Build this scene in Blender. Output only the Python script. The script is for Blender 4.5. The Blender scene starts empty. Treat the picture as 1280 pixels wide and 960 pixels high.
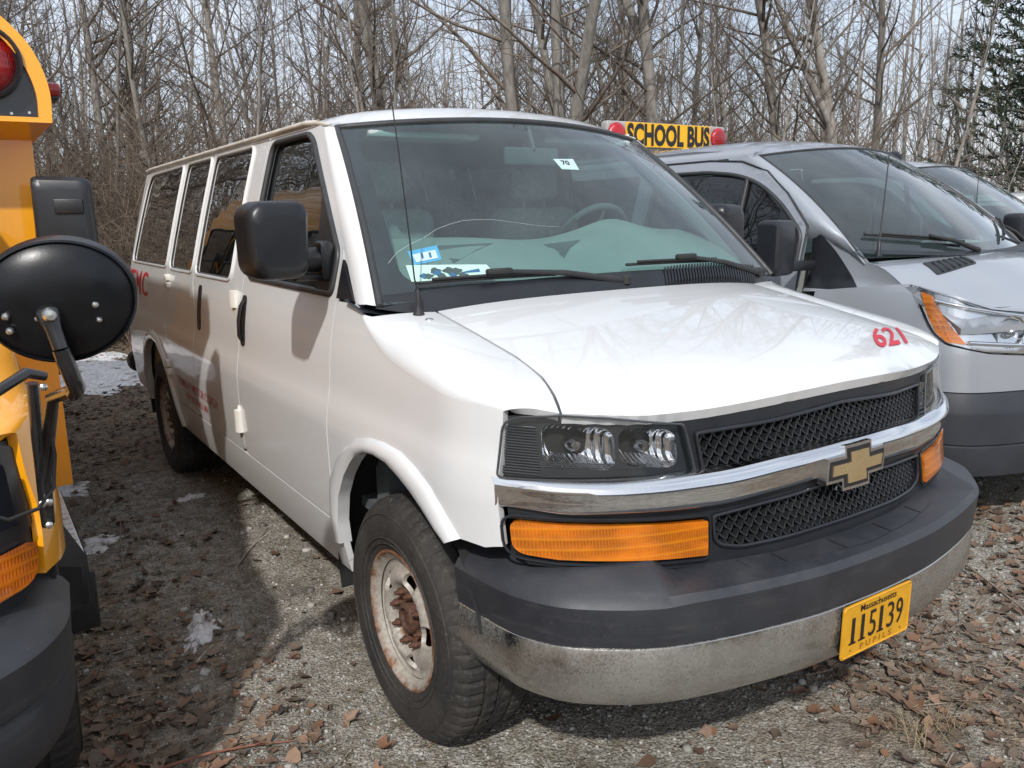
import bpy, bmesh, math, random
import numpy as np
from mathutils import Vector, Matrix
from mathutils.geometry import delaunay_2d_cdt
R = math.radians
rng = np.random.default_rng(7)
random.seed(7)
scene = bpy.context.scene
COL = scene.collection

# ---------------------------------------------------------------- camera
cam_d = bpy.data.cameras.new('camera')
cam = bpy.data.objects.new('camera', cam_d)
COL.objects.link(cam)
_yaw, _pit, _rol = 0.57966, -0.19909, -0.01978
_F = Vector((math.sin(_yaw)*math.cos(_pit), math.cos(_yaw)*math.cos(_pit), math.sin(_pit)))
_Rt = _F.cross(Vector((0, 0, 1))).normalized()
_U = _Rt.cross(_F)
_R2 = _Rt*math.cos(_rol) + _U*math.sin(_rol)
_U2 = _U*math.cos(_rol) - _Rt*math.sin(_rol)
cam.matrix_world = Matrix(((_R2.x, _U2.x, -_F.x, -1.96576), (_R2.y, _U2.y, -_F.y, -1.25579), (_R2.z, _U2.z, -_F.z, 1.59674), (0, 0, 0, 1)))
cam_d.sensor_width = 36
cam_d.lens = 36*1035.7375/1280
cam_d.clip_start = 0.05
cam_d.clip_end = 2000
scene.camera = cam

# ---------------------------------------------------------------- world, sun, exposure
SUN_EL = R(41.0)
SUN_DIR = Vector((0.76, 0.90, -1.05)).normalized()      # the way the light travels
world = bpy.data.worlds.new('World')
scene.world = world
world.use_nodes = True
nt = world.node_tree
nt.nodes.clear()
_o = nt.nodes.new('ShaderNodeOutputWorld')
_b = nt.nodes.new('ShaderNodeBackground')
_b.inputs['Strength'].default_value = 0.125
_s = nt.nodes.new('ShaderNodeTexSky')
_s.sky_type = 'NISHITA'
_s.sun_disc = False
_s.sun_elevation = math.asin(-SUN_DIR.z)
_s.sun_rotation = math.atan2(-SUN_DIR.x, -SUN_DIR.y)
_s.dust_density = 2.5
_s.air_density = 1.0
_tc = nt.nodes.new('ShaderNodeTexCoord')
_n = nt.nodes.new('ShaderNodeTexNoise')
_n.inputs['Scale'].default_value = 2.2
_n.inputs['Detail'].default_value = 6
_mp = nt.nodes.new('ShaderNodeMapping')
_mp.inputs['Scale'].default_value = (1, 1, 2.6)
nt.links.new(_tc.outputs['Generated'], _mp.inputs['Vector'])
nt.links.new(_mp.outputs['Vector'], _n.inputs['Vector'])
_cr = nt.nodes.new('ShaderNodeMapRange')
_cr.inputs['From Min'].default_value = 0.34
_cr.inputs['From Max'].default_value = 0.62
_cr.inputs['To Min'].default_value = 0.42
_cr.inputs['To Max'].default_value = 0.88
nt.links.new(_n.outputs['Fac'], _cr.inputs['Value'])
_mx = nt.nodes.new('ShaderNodeMixRGB')
_mx.inputs['Color2'].default_value = (6.6, 7.1, 8.0, 1)
nt.links.new(_cr.outputs['Result'], _mx.inputs['Fac'])
nt.links.new(_s.outputs['Color'], _mx.inputs['Color1'])
nt.links.new(_mx.outputs['Color'], _b.inputs['Color'])
nt.links.new(_b.outputs['Background'], _o.inputs['Surface'])
sun_d = bpy.data.lights.new('sun', 'SUN')
sun_d.energy = 2.9
sun_d.angle = R(1.5)
sun_d.color = (1.0, 0.975, 0.94)
sun = bpy.data.objects.new('sun', sun_d)
COL.objects.link(sun)
sun.rotation_euler = SUN_DIR.to_track_quat('-Z', 'Y').to_euler()
scene.view_settings.view_transform = 'Standard'
scene.view_settings.look = 'None'
scene.view_settings.exposure = 0.24
scene.view_settings.gamma = 1.0
scene.render.film_transparent = False
scene.cycles.max_bounces = 10
scene.cycles.transparent_max_bounces = 24
scene.cycles.caustics_reflective = False
scene.cycles.caustics_refractive = False

# ---------------------------------------------------------------- materials
class NG:
    def __init__(s, name):
        s.m = bpy.data.materials.new(name)
        s.m.use_nodes = True
        s.t = s.m.node_tree
        s.t.nodes.clear()
        s.out = s.n('OutputMaterial')
    def n(s, kind, **kw):
        nd = s.t.nodes.new('ShaderNode'+kind)
        for k, v in kw.items():
            if hasattr(nd, k) and k not in nd.inputs: setattr(nd, k, v)
            else: s.set(nd.inputs[k.replace('_', ' ')] if k.replace('_', ' ') in nd.inputs else nd.inputs[k], v)
        return nd
    def set(s, sock, v):
        if hasattr(v, 'is_output'): s.t.links.new(v, sock)
        else: sock.default_value = (*v, 1) if (sock.type == 'RGBA' and len(v) == 3) else v
    def co(s, obj=True, scale=None):
        c = s.n('TexCoord').outputs['Object'] if obj else s.n('NewGeometry').outputs['Position']
        if scale is not None:
            mp = s.n('Mapping'); s.set(mp.inputs['Vector'], c); mp.inputs['Scale'].default_value = scale; c = mp.outputs['Vector']
        return c
    def noise(s, co, scale, detail=4, rough=.55, dist=0):
        nd = s.n('TexNoise'); s.set(nd.inputs['Vector'], co); nd.inputs['Scale'].default_value = scale
        nd.inputs['Detail'].default_value = detail; nd.inputs['Roughness'].default_value = rough; nd.inputs['Distortion'].default_value = dist
        return nd.outputs['Fac']
    def vor(s, co, scale, feature='F1', out='Distance'):
        nd = s.n('TexVoronoi'); nd.feature = feature; s.set(nd.inputs['Vector'], co); nd.inputs['Scale'].default_value = scale
        return nd.outputs[out]
    def rng(s, v, a, b, c=0., d=1.):
        nd = s.n('MapRange'); s.set(nd.inputs['Value'], v)
        for k, x in zip(('From Min', 'From Max', 'To Min', 'To Max'), (a, b, c, d)): nd.inputs[k].default_value = x
        return nd.outputs['Result']
    def mix(s, f, a, b, mode='MIX'):
        nd = s.n('MixRGB'); nd.blend_type = mode
        s.set(nd.inputs['Fac'], f); s.set(nd.inputs['Color1'], a); s.set(nd.inputs['Color2'], b)
        return nd.outputs['Color']
    def math(s, op, a, b=None, c=None):
        nd = s.n('Math'); nd.operation = op; s.set(nd.inputs[0], a)
        if b is not None: s.set(nd.inputs[1], b)
        if c is not None: s.set(nd.inputs[2], c)
        return nd.outputs[0]
    def bump(s, h, strength, dist, normal=None):
        nd = s.n('Bump'); s.set(nd.inputs['Height'], h); nd.inputs['Strength'].default_value = strength; nd.inputs['Distance'].default_value = dist
        if normal is not None: s.set(nd.inputs['Normal'], normal)
        return nd.outputs['Normal']
    def pr(s, **kw):
        nd = s.n('BsdfPrincipled')
        al = dict(base='Base Color', rough='Roughness', metal='Metallic', normal='Normal', coat='Coat Weight', coatr='Coat Roughness', spec='Specular IOR Level', sub='Subsurface Weight', trans='Transmission Weight', ior='IOR', alpha='Alpha')
        for k, v in kw.items(): s.set(nd.inputs[al.get(k, k)], v)
        return nd.outputs['BSDF']
    def fin(s, sh):
        s.t.links.new(sh, s.out.inputs['Surface']); return s.m

def simple(name, col, rough=.5, metal=0., coat=0., var=.12, vs=9., bump=0., bs=60., coatr=.05, spec=.5):
    g = NG(name); co = g.co()
    nz = g.noise(co, vs, 5)
    dk = tuple(c*(1-var) for c in col); lt = tuple(min(1, c*(1+var)) for c in col)
    c = g.mix(g.rng(nz, .3, .7), dk, lt)
    kw = dict(base=c, rough=g.rng(g.noise(co, vs*1.7), .3, .7, rough*.88, min(1, rough*1.12)), metal=metal, coat=coat, coatr=coatr, spec=spec)
    if bump: kw['normal'] = g.bump(g.noise(co, bs, 3), bump, .004)
    return g.fin(g.pr(**kw))

def paint(name, col, dirt_or_haze=(.33, .29, .24), dirt_top=.80, metal=0., rough=.32, amount=.22):
    g = NG(name); co = g.co(False)
    z = g.n('SeparateXYZ'); g.set(z.inputs[0], co)
    n1 = g.noise(co, 3.1, 6, .6); n2 = g.noise(g.co(False, (6, 6, 1.5)), 1.0, 5, .6)
    spl = g.noise(co, 55, 4, .7)
    h = g.rng(z.outputs['Z'], .35, dirt_top, 1., 0.)
    f = g.math('MULTIPLY', g.math('POWER', h, 1.7), g.rng(n1, .25, .75, .35, 1.))
    f = g.math('MULTIPLY', f, g.rng(spl, .35, .65, .55, 1.))
    f = g.math('ADD', g.math('MULTIPLY', f, amount), g.math('MULTIPLY', g.rng(n2, .50, .75, 0, .05), 1.0))
    f = g.math('MINIMUM', f, .8)
    base = g.mix(f, col, dirt_or_haze)
    rr = g.rng(f, 0, .6, rough, .75)
    ct = g.rng(f, 0, .6, 1., .25)
    fl = g.noise(co, 4.5, 2, .4)
    nm = g.bump(fl, .003, .02)
    return g.fin(g.pr(base=base, rough=rr, metal=metal, coat=ct, coatr=.03, normal=nm))

def glass(name, tint, gloss=1.0, dirt_or_haze=.0, f0=.045):
    g = NG(name)
    lw = g.n('LayerWeight'); lw.inputs['Blend'].default_value = .5
    fac = g.math('MULTIPLY', g.math('ADD', g.math('MULTIPLY', g.math('POWER', lw.outputs['Facing'], 4.6), 1-f0), f0), gloss)
    tr = g.n('BsdfTransparent'); g.set(tr.inputs['Color'], tint)
    gl = g.n('BsdfGlossy'); gl.inputs['Roughness'].default_value = .0; gl.inputs['Color'].default_value = (1, 1, 1, 1)
    wav = g.noise(g.co(), 2.3, 2, .4)
    g.set(gl.inputs['Normal'], g.bump(wav, .06, .05))
    mx = g.n('MixShader'); g.set(mx.inputs[0], fac); g.set(mx.inputs[1], tr.outputs[0]); g.set(mx.inputs[2], gl.outputs[0])
    sh = mx.outputs[0]
    if dirt_or_haze:
        df = g.n('BsdfDiffuse'); df.inputs['Color'].default_value = (.40, .50, .51, 1)  # teal film paints the haze of reflected light into the glass colour
        m2 = g.n('MixShader'); g.set(m2.inputs[0], g.rng(g.noise(g.co(), 3, 6, .65), .3, .8, dirt_or_haze*.4, dirt_or_haze*1.6)); g.set(m2.inputs[1], sh); g.set(m2.inputs[2], df.outputs[0]); sh = m2.outputs[0]
    return g.fin(sh)

def flat_print(name, col, rough=.45):
    return simple(name, col, rough, var=.06, vs=25)

M = {}
M['white_paint'] = paint('white_paint', (.665, .675, .675))
M['yellow_paint'] = paint('yellow_paint', (.92, .38, .006), amount=.22)
M['silver_paint'] = paint('silver_paint', (.36, .385, .42), metal=.40, rough=.38, amount=.25)
M['grey_paint'] = paint('grey_paint', (.34, .355, .375), metal=.40, rough=.38, amount=.25)
M['black_plastic'] = simple('black_plastic', (.013, .014, .016), .42, var=.3, vs=14, bump=.15, bs=300)
M['trim_plastic'] = simple('trim_plastic', (.014, .016, .020), .36, var=.2, vs=10)
M['frit'] = simple('frit', (.010, .011, .015), .9, var=.2, spec=.1)
M['rubber'] = simple('rubber', (.02, .02, .02), .6, var=.25, vs=20)
M['seal'] = simple('seal', (.03, .031, .033), .45, var=.2, vs=20)
M['dark'] = simple('dark_underbody', (.012, .012, .012), .85, var=.3, vs=6)
M['trim_interior'] = simple('interior_trim', (.30, .33, .32), .8, var=.1)
M['interior_dark'] = simple('interior_dark', (.10, .11, .115), .85, var=.15)
M['headliner'] = simple('headliner', (.42, .45, .44), .9, var=.05)
M['dash_vinyl'] = simple('dash_vinyl', (.29, .315, .30), .62, var=.08, vs=5, bump=.2, bs=200)
M['seat_cloth'] = simple('seat_cloth', (.25, .265, .27), .9, var=.2, vs=40, bump=.3, bs=250)
M['red_vinyl'] = flat_print('red_vinyl', (.50, .02, .04))
M['letter_black'] = flat_print('letter_black', (.012, .012, .014))
M['plate_yellow'] = simple('plate_yellow', (.62, .31, .012), .42, var=.10, vs=30, coat=.3)
M['sign_yellow'] = simple('sign_yellow', (.80, .42, .01), .45, var=.05)
M['amber'] = None
M['white_plastic'] = simple('white_plastic', (.72, .71, .66), .4, var=.05)
M['bolt_steel'] = simple('bolt_steel', (.62, .62, .60), .35, metal=1, var=.15, vs=60)
M['aluminium'] = simple('aluminium', (.55, .56, .56), .45, metal=.8, var=.2, vs=25, bump=.3, bs=80)

def m_bumper_plastic():
    g = NG('bumper_plastic'); co = g.co(False)
    a = g.noise(co, 7, 6, .65); b = g.noise(g.co(False, (6, 6, 40)), 1, 5, .6); sp = g.noise(co, 160, 3, .7)
    c = g.mix(g.rng(a, .3, .7), (.019, .021, .027), (.034, .036, .042))
    c = g.mix(g.rng(b, .55, .75, 0, .35), c, (.075, .072, .07))
    c = g.mix(g.rng(sp, .66, .76, 0, .5), c, (.2, .19, .18))
    return g.fin(g.pr(base=c, rough=g.rng(a, .3, .7, .40, .56), normal=g.bump(g.noise(co, 420, 2), .25, .002)))
M['bumper_plastic'] = m_bumper_plastic()

def m_chrome(name, rough, stain, col=(.74, .75, .76)):
    g = NG(name); co = g.co(False)
    a = g.noise(co, 5, 7, .7); b = g.noise(co, 140, 5, .75); z = g.n('SeparateXYZ'); g.set(z.inputs[0], co)
    f = g.math('MULTIPLY', g.rng(a, .35, .7), g.rng(b, .4, .62, .25, 1.))
    f = g.math('MULTIPLY', f, stain)
    base = g.mix(f, col, (.16, .14, .115))
    return g.fin(g.pr(base=base, metal=g.rng(f, 0, 1, 1., .25), rough=g.rng(f, 0, .8, rough, .6), normal=g.bump(g.noise(co, 6, 3), .10, .012)))
M['chrome'] = m_chrome('chrome', .045, .12)
M['bumper_chrome'] = m_chrome('bumper_chrome', .12, .70, (.52, .515, .49))
M['reflector'] = m_chrome('reflector', .06, .0, (.85, .86, .87))

def m_amber(name, col=(.62, .150, .002), coat=1.):
    g = NG(name); co = g.co(False)
    mp1 = g.n('TexWave'); mp1.bands_direction = 'X'; g.set(mp1.inputs['Vector'], co); mp1.inputs['Scale'].default_value = 46
    mp2 = g.n('TexWave'); mp2.bands_direction = 'Z'; g.set(mp2.inputs['Vector'], co); mp2.inputs['Scale'].default_value = 12
    h = g.math('MAXIMUM', mp1.outputs['Fac'], mp2.outputs['Fac'])
    n = g.noise(g.co(False, (7, 7, 12)), 1, 3)
    c = g.mix(g.rng(n, .42, .62), tuple(k*.55 for k in col), col)
    c = g.mix(g.rng(h, .80, 1., 0, .5), c, (min(1, col[0]*1.08), col[1]*1.5+.01, col[2]*2.2))
    return g.fin(g.pr(base=c, rough=.22, coat=coat, coatr=.02, normal=g.bump(h, .3, .003), spec=.5))
M['amber'] = m_amber('amber_lens')
M['amber_dark'] = m_amber('amber_lens_deep', (.58, .125, .003))
M['red_lens'] = m_amber('red_lens', (.26, .004, .006), .35)
M['glass_clear'] = glass('windshield_glass', (.57, .77, .74), 1.55, .055)
M['glass_door'] = glass('door_glass', (.24, .31, .29), 1.5, .01)
M['glass_dark'] = glass('privacy_glass', (.035, .04, .042), 1.7, .0, .055)
M['lens_clear'] = glass('lamp_lens', (.93, .94, .95), 1.0, .02)

def m_tyre():
    g = NG('tyre_rubber'); co = g.co()
    a = g.noise(co, 7, 6, .65)
    d = g.mix(g.rng(a, .35, .7), (.014, .0135, .013), (.040, .035, .030))
    d = g.mix(g.rng(g.noise(co, 90, 3), .55, .75, 0, .5), d, (.11, .095, .08))
    return g.fin(g.pr(base=d, rough=.78, normal=g.bump(g.noise(co, 130, 3), .25, .003)))
M['tyre'] = m_tyre()

def m_rim():
    g = NG('painted_steel_rim'); co = g.co()
    v = g.n('VectorMath'); v.operation = 'LENGTH'; mp = g.n('Mapping'); g.set(mp.inputs['Vector'], co); mp.inputs['Scale'].default_value = (0, 1, 1)
    g.set(v.inputs[0], mp.outputs['Vector']); r = v.outputs['Value']
    a = g.noise(co, 16, 7, .7); b = g.noise(co, 60, 4, .7)
    edge = g.rng(r, .185, .215, 0, .55); hub = g.rng(r, .115, .07, 0, .9)
    f = g.math('ADD', g.math('MAXIMUM', edge, hub), g.math('MULTIPLY', g.math('SUBTRACT', a, .5), 1.6))
    f = g.rng(f, .25, .62)
    c = g.mix(g.rng(b, .3, .7), (.27, .245, .21), (.43, .395, .345))
    c = g.mix(f, c, g.mix(g.rng(b, .35, .65), (.07, .026, .012), (.24, .10, .035)))
    return g.fin(g.pr(base=c, metal=g.rng(f, 0, 1, .1, 0), rough=g.rng(f, 0, 1, .5, .85), normal=g.bump(b, .4, .003)))
M['rim'] = m_rim()
M['rust'] = simple('rusty_steel', (.075, .034, .020), .85, var=.75, vs=70, bump=.6, bs=120)

# ---------------------------------------------------------------- object helpers
def link(name, me, mat=None, parent=None, loc=None):
    o = bpy.data.objects.new(name, me)
    COL.objects.link(o)
    if mat is not None:
        ms = mat if isinstance(mat, (list, tuple)) else [mat]
        for m_ in ms: o.data.materials.append(M[m_] if isinstance(m_, str) else m_)
    if parent is not None: o.parent = parent
    if loc is not None: o.location = loc
    return o
def tag(o, label=None, cat=None, group=None, kind=None):
    for k, v in (('label', label), ('category', cat), ('group', group), ('kind', kind)):
        if v: o[k] = v
    return o
def empty(name, loc=(0, 0, 0), rz=0., parent=None):
    o = bpy.data.objects.new(name, None); COL.objects.link(o); o.location = loc; o.rotation_euler = (0, 0, rz)
    o.empty_display_size = .1
    if parent is not None: o.parent = parent
    return o
def copy_tree(o, parent=None):
    c = o.copy(); COL.objects.link(c); c.parent = parent
    for ch in list(o.children): copy_tree(ch, c)
    return c

class MB:
    def __init__(s): s.v = []; s.f = []; s.mi = []; s.cur = 0
    def add(s, vs, fs):
        b = len(s.v); s.v += [tuple(map(float, p)) for p in vs]
        s.f += [tuple(b+i for i in f) for f in fs]; s.mi += [s.cur]*len(fs); return s
    def box(s, lo, hi, bev=0., seg=2, mat=None):
        bm = bmesh.new(); bmesh.ops.create_cube(bm, size=1.)
        lo, hi = Vector(lo), Vector(hi); c = (lo+hi)/2; d = hi-lo
        for v in bm.verts: v.co = Vector((c.x+v.co.x*d.x, c.y+v.co.y*d.y, c.z+v.co.z*d.z))
        if bev: bmesh.ops.bevel(bm, geom=list(bm.edges), offset=min(bev, min(d)*.49), segments=seg, profile=.5, affect='EDGES')
        bm.verts.index_update()
        vs = [v.co.copy() for v in bm.verts]; fs = [[v.index for v in f.verts] for f in bm.faces]; bm.free()
        if mat is not None: vs = [mat @ v for v in vs]
        return s.add(vs, fs)
    def tube(s, path, r, n=8, cap=True):
        P = [Vector(p) for p in path]; k = len(P); rr = r if isinstance(r, (list, tuple)) else [r]*k
        t0 = (P[1]-P[0]).normalized(); up = Vector((0, 0, 1)) if abs(t0.z) < .9 else Vector((1, 0, 0))
        a = t0.cross(up).normalized(); vs = []
        for i in range(k):
            t = (P[min(i+1, k-1)]-P[max(i-1, 0)]).normalized()
            a = (a - t*a.dot(t)).normalized(); b = t.cross(a)
            for j in range(n):
                q = 2*math.pi*j/n; vs.append(P[i]+(a*math.cos(q)+b*math.sin(q))*rr[i])
        fs = [[i*n+j, i*n+(j+1) % n, (i+1)*n+(j+1) % n, (i+1)*n+j] for i in range(k-1) for j in range(n)]
        if cap: fs += [list(range(n))[::-1], [(k-1)*n+j for j in range(n)]]
        return s.add(vs, fs)
    def loft(s, rings, cap=True, closed=True):
        n = len(rings[0]); k = len(rings); vs = [p for r in rings for p in r]
        m = n if closed else n-1
        fs = [[i*n+j, i*n+(j+1) % n, (i+1)*n+(j+1) % n, (i+1)*n+j] for i in range(k-1) for j in range(m)]
        if cap: fs += [list(range(n))[::-1], [(k-1)*n+j for j in range(n)]]
        return s.add(vs, fs)
    def lathe(s, prof, n=48, axis='X', cap=False):
        vs = []
        for (h, r) in prof:
            for j in range(n):
                q = 2*math.pi*j/n; c, d = math.cos(q)*r, math.sin(q)*r
                vs.append((h, c, d) if axis == 'X' else (c, d, h) if axis == 'Z' else (c, h, d))
        k = len(prof)
        fs = [[i*n+j, i*n+(j+1) % n, (i+1)*n+(j+1) % n, (i+1)*n+j] for i in range(k-1) for j in range(n)]
        if cap: fs += [list(range(n))[::-1], [(k-1)*n+j for j in range(n)]]
        return s.add(vs, fs)
    def grid(s, fn, nu, nv):
        vs = [fn(i/nu, j/nv) for i in range(nu+1) for j in range(nv+1)]
        return s.add(vs, [[i*(nv+1)+j, (i+1)*(nv+1)+j, (i+1)*(nv+1)+j+1, i*(nv+1)+j+1] for i in range(nu) for j in range(nv)])
    def xf(s, mat, start=0):
        for i in range(start, len(s.v)): s.v[i] = tuple(mat @ Vector(s.v[i]))
        return s
    def mirror(s, axis=0):
        n = len(s.v); s.v += [tuple(-c if k == axis else c for k, c in enumerate(p)) for p in s.v]
        s.f += [tuple(n+i for i in f[::-1]) for f in s.f]; s.mi += s.mi; return s
    def mesh(s, name, angle=35.):
        me = bpy.data.meshes.new(name); me.from_pydata(s.v, [], s.f)
        bm = bmesh.new(); bm.from_mesh(me); bmesh.ops.recalc_face_normals(bm, faces=bm.faces); bm.to_mesh(me); bm.free()
        if any(s.mi): me.polygons.foreach_set('material_index', s.mi)
        me.shade_smooth(); me.set_sharp_from_angle(angle=R(angle)); return me
    def build(s, name, mat, parent=None, angle=35., loc=None):
        return link(name, s.mesh(name, angle), mat, parent, loc)

class PC:                                   # monotone cubic through points
    def __init__(s, xs, ys):
        s.x = np.array(xs, float); s.y = np.array(ys, float); h = np.diff(s.x); d = np.diff(s.y)/h
        m = np.zeros(len(xs)); m[0] = d[0]; m[-1] = d[-1]
        for i in range(1, len(xs)-1): m[i] = 0 if d[i-1]*d[i] <= 0 else 2*d[i-1]*d[i]/(d[i-1]+d[i])
        s.m = m
    def __call__(s, q):
        q = min(max(q, s.x[0]), s.x[-1]); i = min(max(int(np.searchsorted(s.x, q))-1, 0), len(s.x)-2)
        h = s.x[i+1]-s.x[i]; t = (q-s.x[i])/h
        return (s.y[i]*(1+2*t)*(1-t)**2 + h*s.m[i]*t*(1-t)**2 + s.y[i+1]*t*t*(3-2*t) + h*s.m[i+1]*t*t*(t-1))

def rpoly(pts, r, n=5):                     # polygon with rounded corners; r a number or one per corner
    out = []; k = len(pts); rr = r if isinstance(r, (list, tuple)) else [r]*k
    for i in range(k):
        p, a, b = Vector(pts[i]), Vector(pts[i-1]), Vector(pts[(i+1) % k])
        da, db = (a-p), (b-p); la, lb = da.length, db.length
        q = min(rr[i], la*.48, lb*.48)
        if q < 1e-5: out.append(tuple(p)); continue
        s_, e_ = p+da/la*q, p+db/lb*q
        for j in range(n+1):
            t = j/n; out.append(tuple(s_*(1-t)**2 + p*2*t*(1-t) + e_*t*t))
    return out
def inset(pts, d):                          # move an outline inwards by d
    P = np.array(pts, float); A = .5*np.sum(P[:, 0]*np.roll(P[:, 1], -1)-np.roll(P[:, 0], -1)*P[:, 1])
    sg = 1 if A > 0 else -1; out = []
    for i in range(len(P)):
        a, b, c = P[i-1], P[i], P[(i+1) % len(P)]
        t1 = (b-a)/(np.linalg.norm(b-a)+1e-9); t2 = (c-b)/(np.linalg.norm(c-b)+1e-9)
        n1 = np.array([-t1[1], t1[0]])*sg; n2 = np.array([-t2[1], t2[0]])*sg; n = n1+n2; n /= np.linalg.norm(n)+1e-9
        out.append(tuple(b+n*d/max(.4, float(n@n1))))
    return out
def resample(pts, step, closed=True):
    out = []; k = len(pts)
    for i in range(k if closed else k-1):
        a, b = np.array(pts[i], float), np.array(pts[(i+1) % k], float); m = max(1, int(math.ceil(np.linalg.norm(b-a)/step)))
        for j in range(m): out.append(tuple(a+(b-a)*j/m))
    if not closed: out.append(tuple(pts[-1]))
    return out
def inside(P, poly):
    P = np.asarray(P); x, y = P[:, 0], P[:, 1]; r = np.zeros(len(P), bool); q = np.asarray(poly)
    for i in range(len(q)):
        x1, y1 = q[i-1]; x2, y2 = q[i]
        c = (y1 > y) != (y2 > y)
        with np.errstate(divide='ignore', invalid='ignore'):
            r ^= c & (x < (x2-x1)*(y-y1)/(y2-y1+1e-15)+x1)
    return r
def surf_normal(S, u, v, out, e=2e-3):
    if callable(out): out = out(u, v)
    a = Vector(S(u+e, v))-Vector(S(u-e, v)); b = Vector(S(u, v+e))-Vector(S(u, v-e)); n = a.cross(b)
    if n.length < 1e-12: return Vector(out)
    n.normalize(); return n if n.dot(Vector(out)) > 0 else -n
def panel(name, outline, S, mat, parent=None, holes=(), out=(-1, 0, 0), step=.05, flange=.014, lift=0., hole_flange=None, scale=(1, 1)):
    """A sheet cut to an outline with holes, laid on the surface S(u, v), with turned-in edges."""
    sc = np.array(scale)
    loops = [resample([tuple(np.array(p)*sc) for p in o], step) for o in (outline, *holes)]
    pts = []; edges = []
    for L in loops:
        b = len(pts); pts += L; edges += [(b+i, b+(i+1) % len(L)) for i in range(len(L))]
    o = np.array(loops[0]); lo, hi = o.min(0), o.max(0)
    gx = np.arange(lo[0]+step*.5, hi[0], step); gy = np.arange(lo[1]+step*.5, hi[1], step)
    if len(gx) and len(gy):
        G = np.stack(np.meshgrid(gx, gy, indexing='ij'), -1).reshape(-1, 2)
        ok = inside(G, loops[0])
        for h in loops[1:]: ok &= ~inside(G, h)
        G = G[ok]
        if len(G):
            B = np.array(pts); d = np.full(len(G), 9.)
            for i in range(0, len(B), 256): d = np.minimum(d, np.linalg.norm(G[:, None]-B[None, i:i+256], axis=2).min(1))
            pts += [tuple(p) for p in G[d > step*.45]]
    V, _, F, _, _, _ = delaunay_2d_cdt([Vector(p) for p in pts], edges, [], 0, 1e-6)
    cen = np.array([[sum(V[i].x for i in f)/3, sum(V[i].y for i in f)/3] for f in F])
    keep = inside(cen, loops[0])
    for h in loops[1:]: keep &= ~inside(cen, h)
    F = [f for f, k in zip(F, keep) if k]
    W = []; N = []
    for p in V:
        u, v = p.x/sc[0], p.y/sc[1]; n = surf_normal(S, u, v, out); W.append(Vector(S(u, v))+n*lift); N.append(n)
    faces = []; nors = []; cnt = {}
    for f in F:
        a, b, c = (W[i] for i in f); nn = (b-a).cross(c-a)
        if nn.dot(N[f[0]]+N[f[1]]+N[f[2]]) < 0: f = f[::-1]
        faces.append(tuple(f)); nors += [N[i] for i in f]
        for i in range(3): cnt[(f[i], f[(i+1) % 3])] = 1
    verts = [tuple(w) for w in W]
    if flange:
        new = {}
        for (i, j) in list(cnt):
            if (j, i) in cnt: continue
            for q in (i, j):
                if (q, 0) not in new:
                    new[(q, 0)] = len(verts); verts.append(tuple(W[q])); new[(q, 1)] = len(verts); verts.append(tuple(W[q]-N[q]*flange))
            f = (new[(j, 0)], new[(i, 0)], new[(i, 1)], new[(j, 1)])
            e = Vector(verts[f[0]])-Vector(verts[f[1]]); g_ = (Vector(verts[f[2]])-Vector(verts[f[1]])); n = e.cross(g_)
            n = -n.normalized() if n.length > 0 else N[i]
            faces.append(f); nors += [n]*4
    me = bpy.data.meshes.new(name); me.from_pydata(verts, [], faces); me.shade_smooth()
    me.normals_split_custom_set([tuple(n) for n in nors])
    return link(name, me, mat, parent)
def strip_on(S, pts, r, out, lift=0., n=6, closed=True, step=.05):   # a bead along an outline on a surface
    P = resample(pts, step, closed)
    if closed: P = P+[P[0]]
    return [Vector(S(*p))+surf_normal(S, *p, out)*lift for p in P]

_fonts = {}
def text(name, s, mat, parent, fn, size=1., width=None, bold=0., depth=.0, space=1.0, cuts=0):
    """Flat lettering: the string is set with height `size` (digits), fitted to `width`, and laid by fn(u, v) -> point."""
    cu = bpy.data.curves.new('lettering', 'FONT'); cu.body = s; cu.size = 1.; cu.offset = bold; cu.space_character = space; cu.resolution_u = 3
    cu.fill_mode = 'FRONT' if depth == 0 else 'BOTH'; cu.extrude = 0 if depth == 0 else .01
    o = bpy.data.objects.new('lettering', cu); COL.objects.link(o)
    dg = bpy.context.evaluated_depsgraph_get(); dg.update()
    me = bpy.data.meshes.new_from_object(o.evaluated_get(dg))
    bpy.data.objects.remove(o); bpy.data.curves.remove(cu)
    if cuts:
        bm = bmesh.new(); bm.from_mesh(me); bmesh.ops.triangulate(bm, faces=bm.faces); bmesh.ops.subdivide_edges(bm, edges=bm.edges, cuts=cuts, use_grid_fill=True); bmesh.ops.triangulate(bm, faces=bm.faces); bm.to_mesh(me); bm.free()
    co = np.zeros(len(me.vertices)*3); me.vertices.foreach_get('co', co); co = co.reshape(-1, 3)
    x0, x1 = co[:, 0].min(), co[:, 0].max(); y0, y1 = co[:, 1].min(), co[:, 1].max()
    sy = size/(y1-y0); sx = width/(x1-x0) if width else sy
    nv = np.array([fn((p[0]-x0)*sx, (p[1]-y0)*sy, (1 if p[2] > 0 else 0)*depth) for p in co])
    me.vertices.foreach_set('co', nv.ravel()); me.update(); me.name = name
    return link(name, me, mat, parent)
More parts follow.
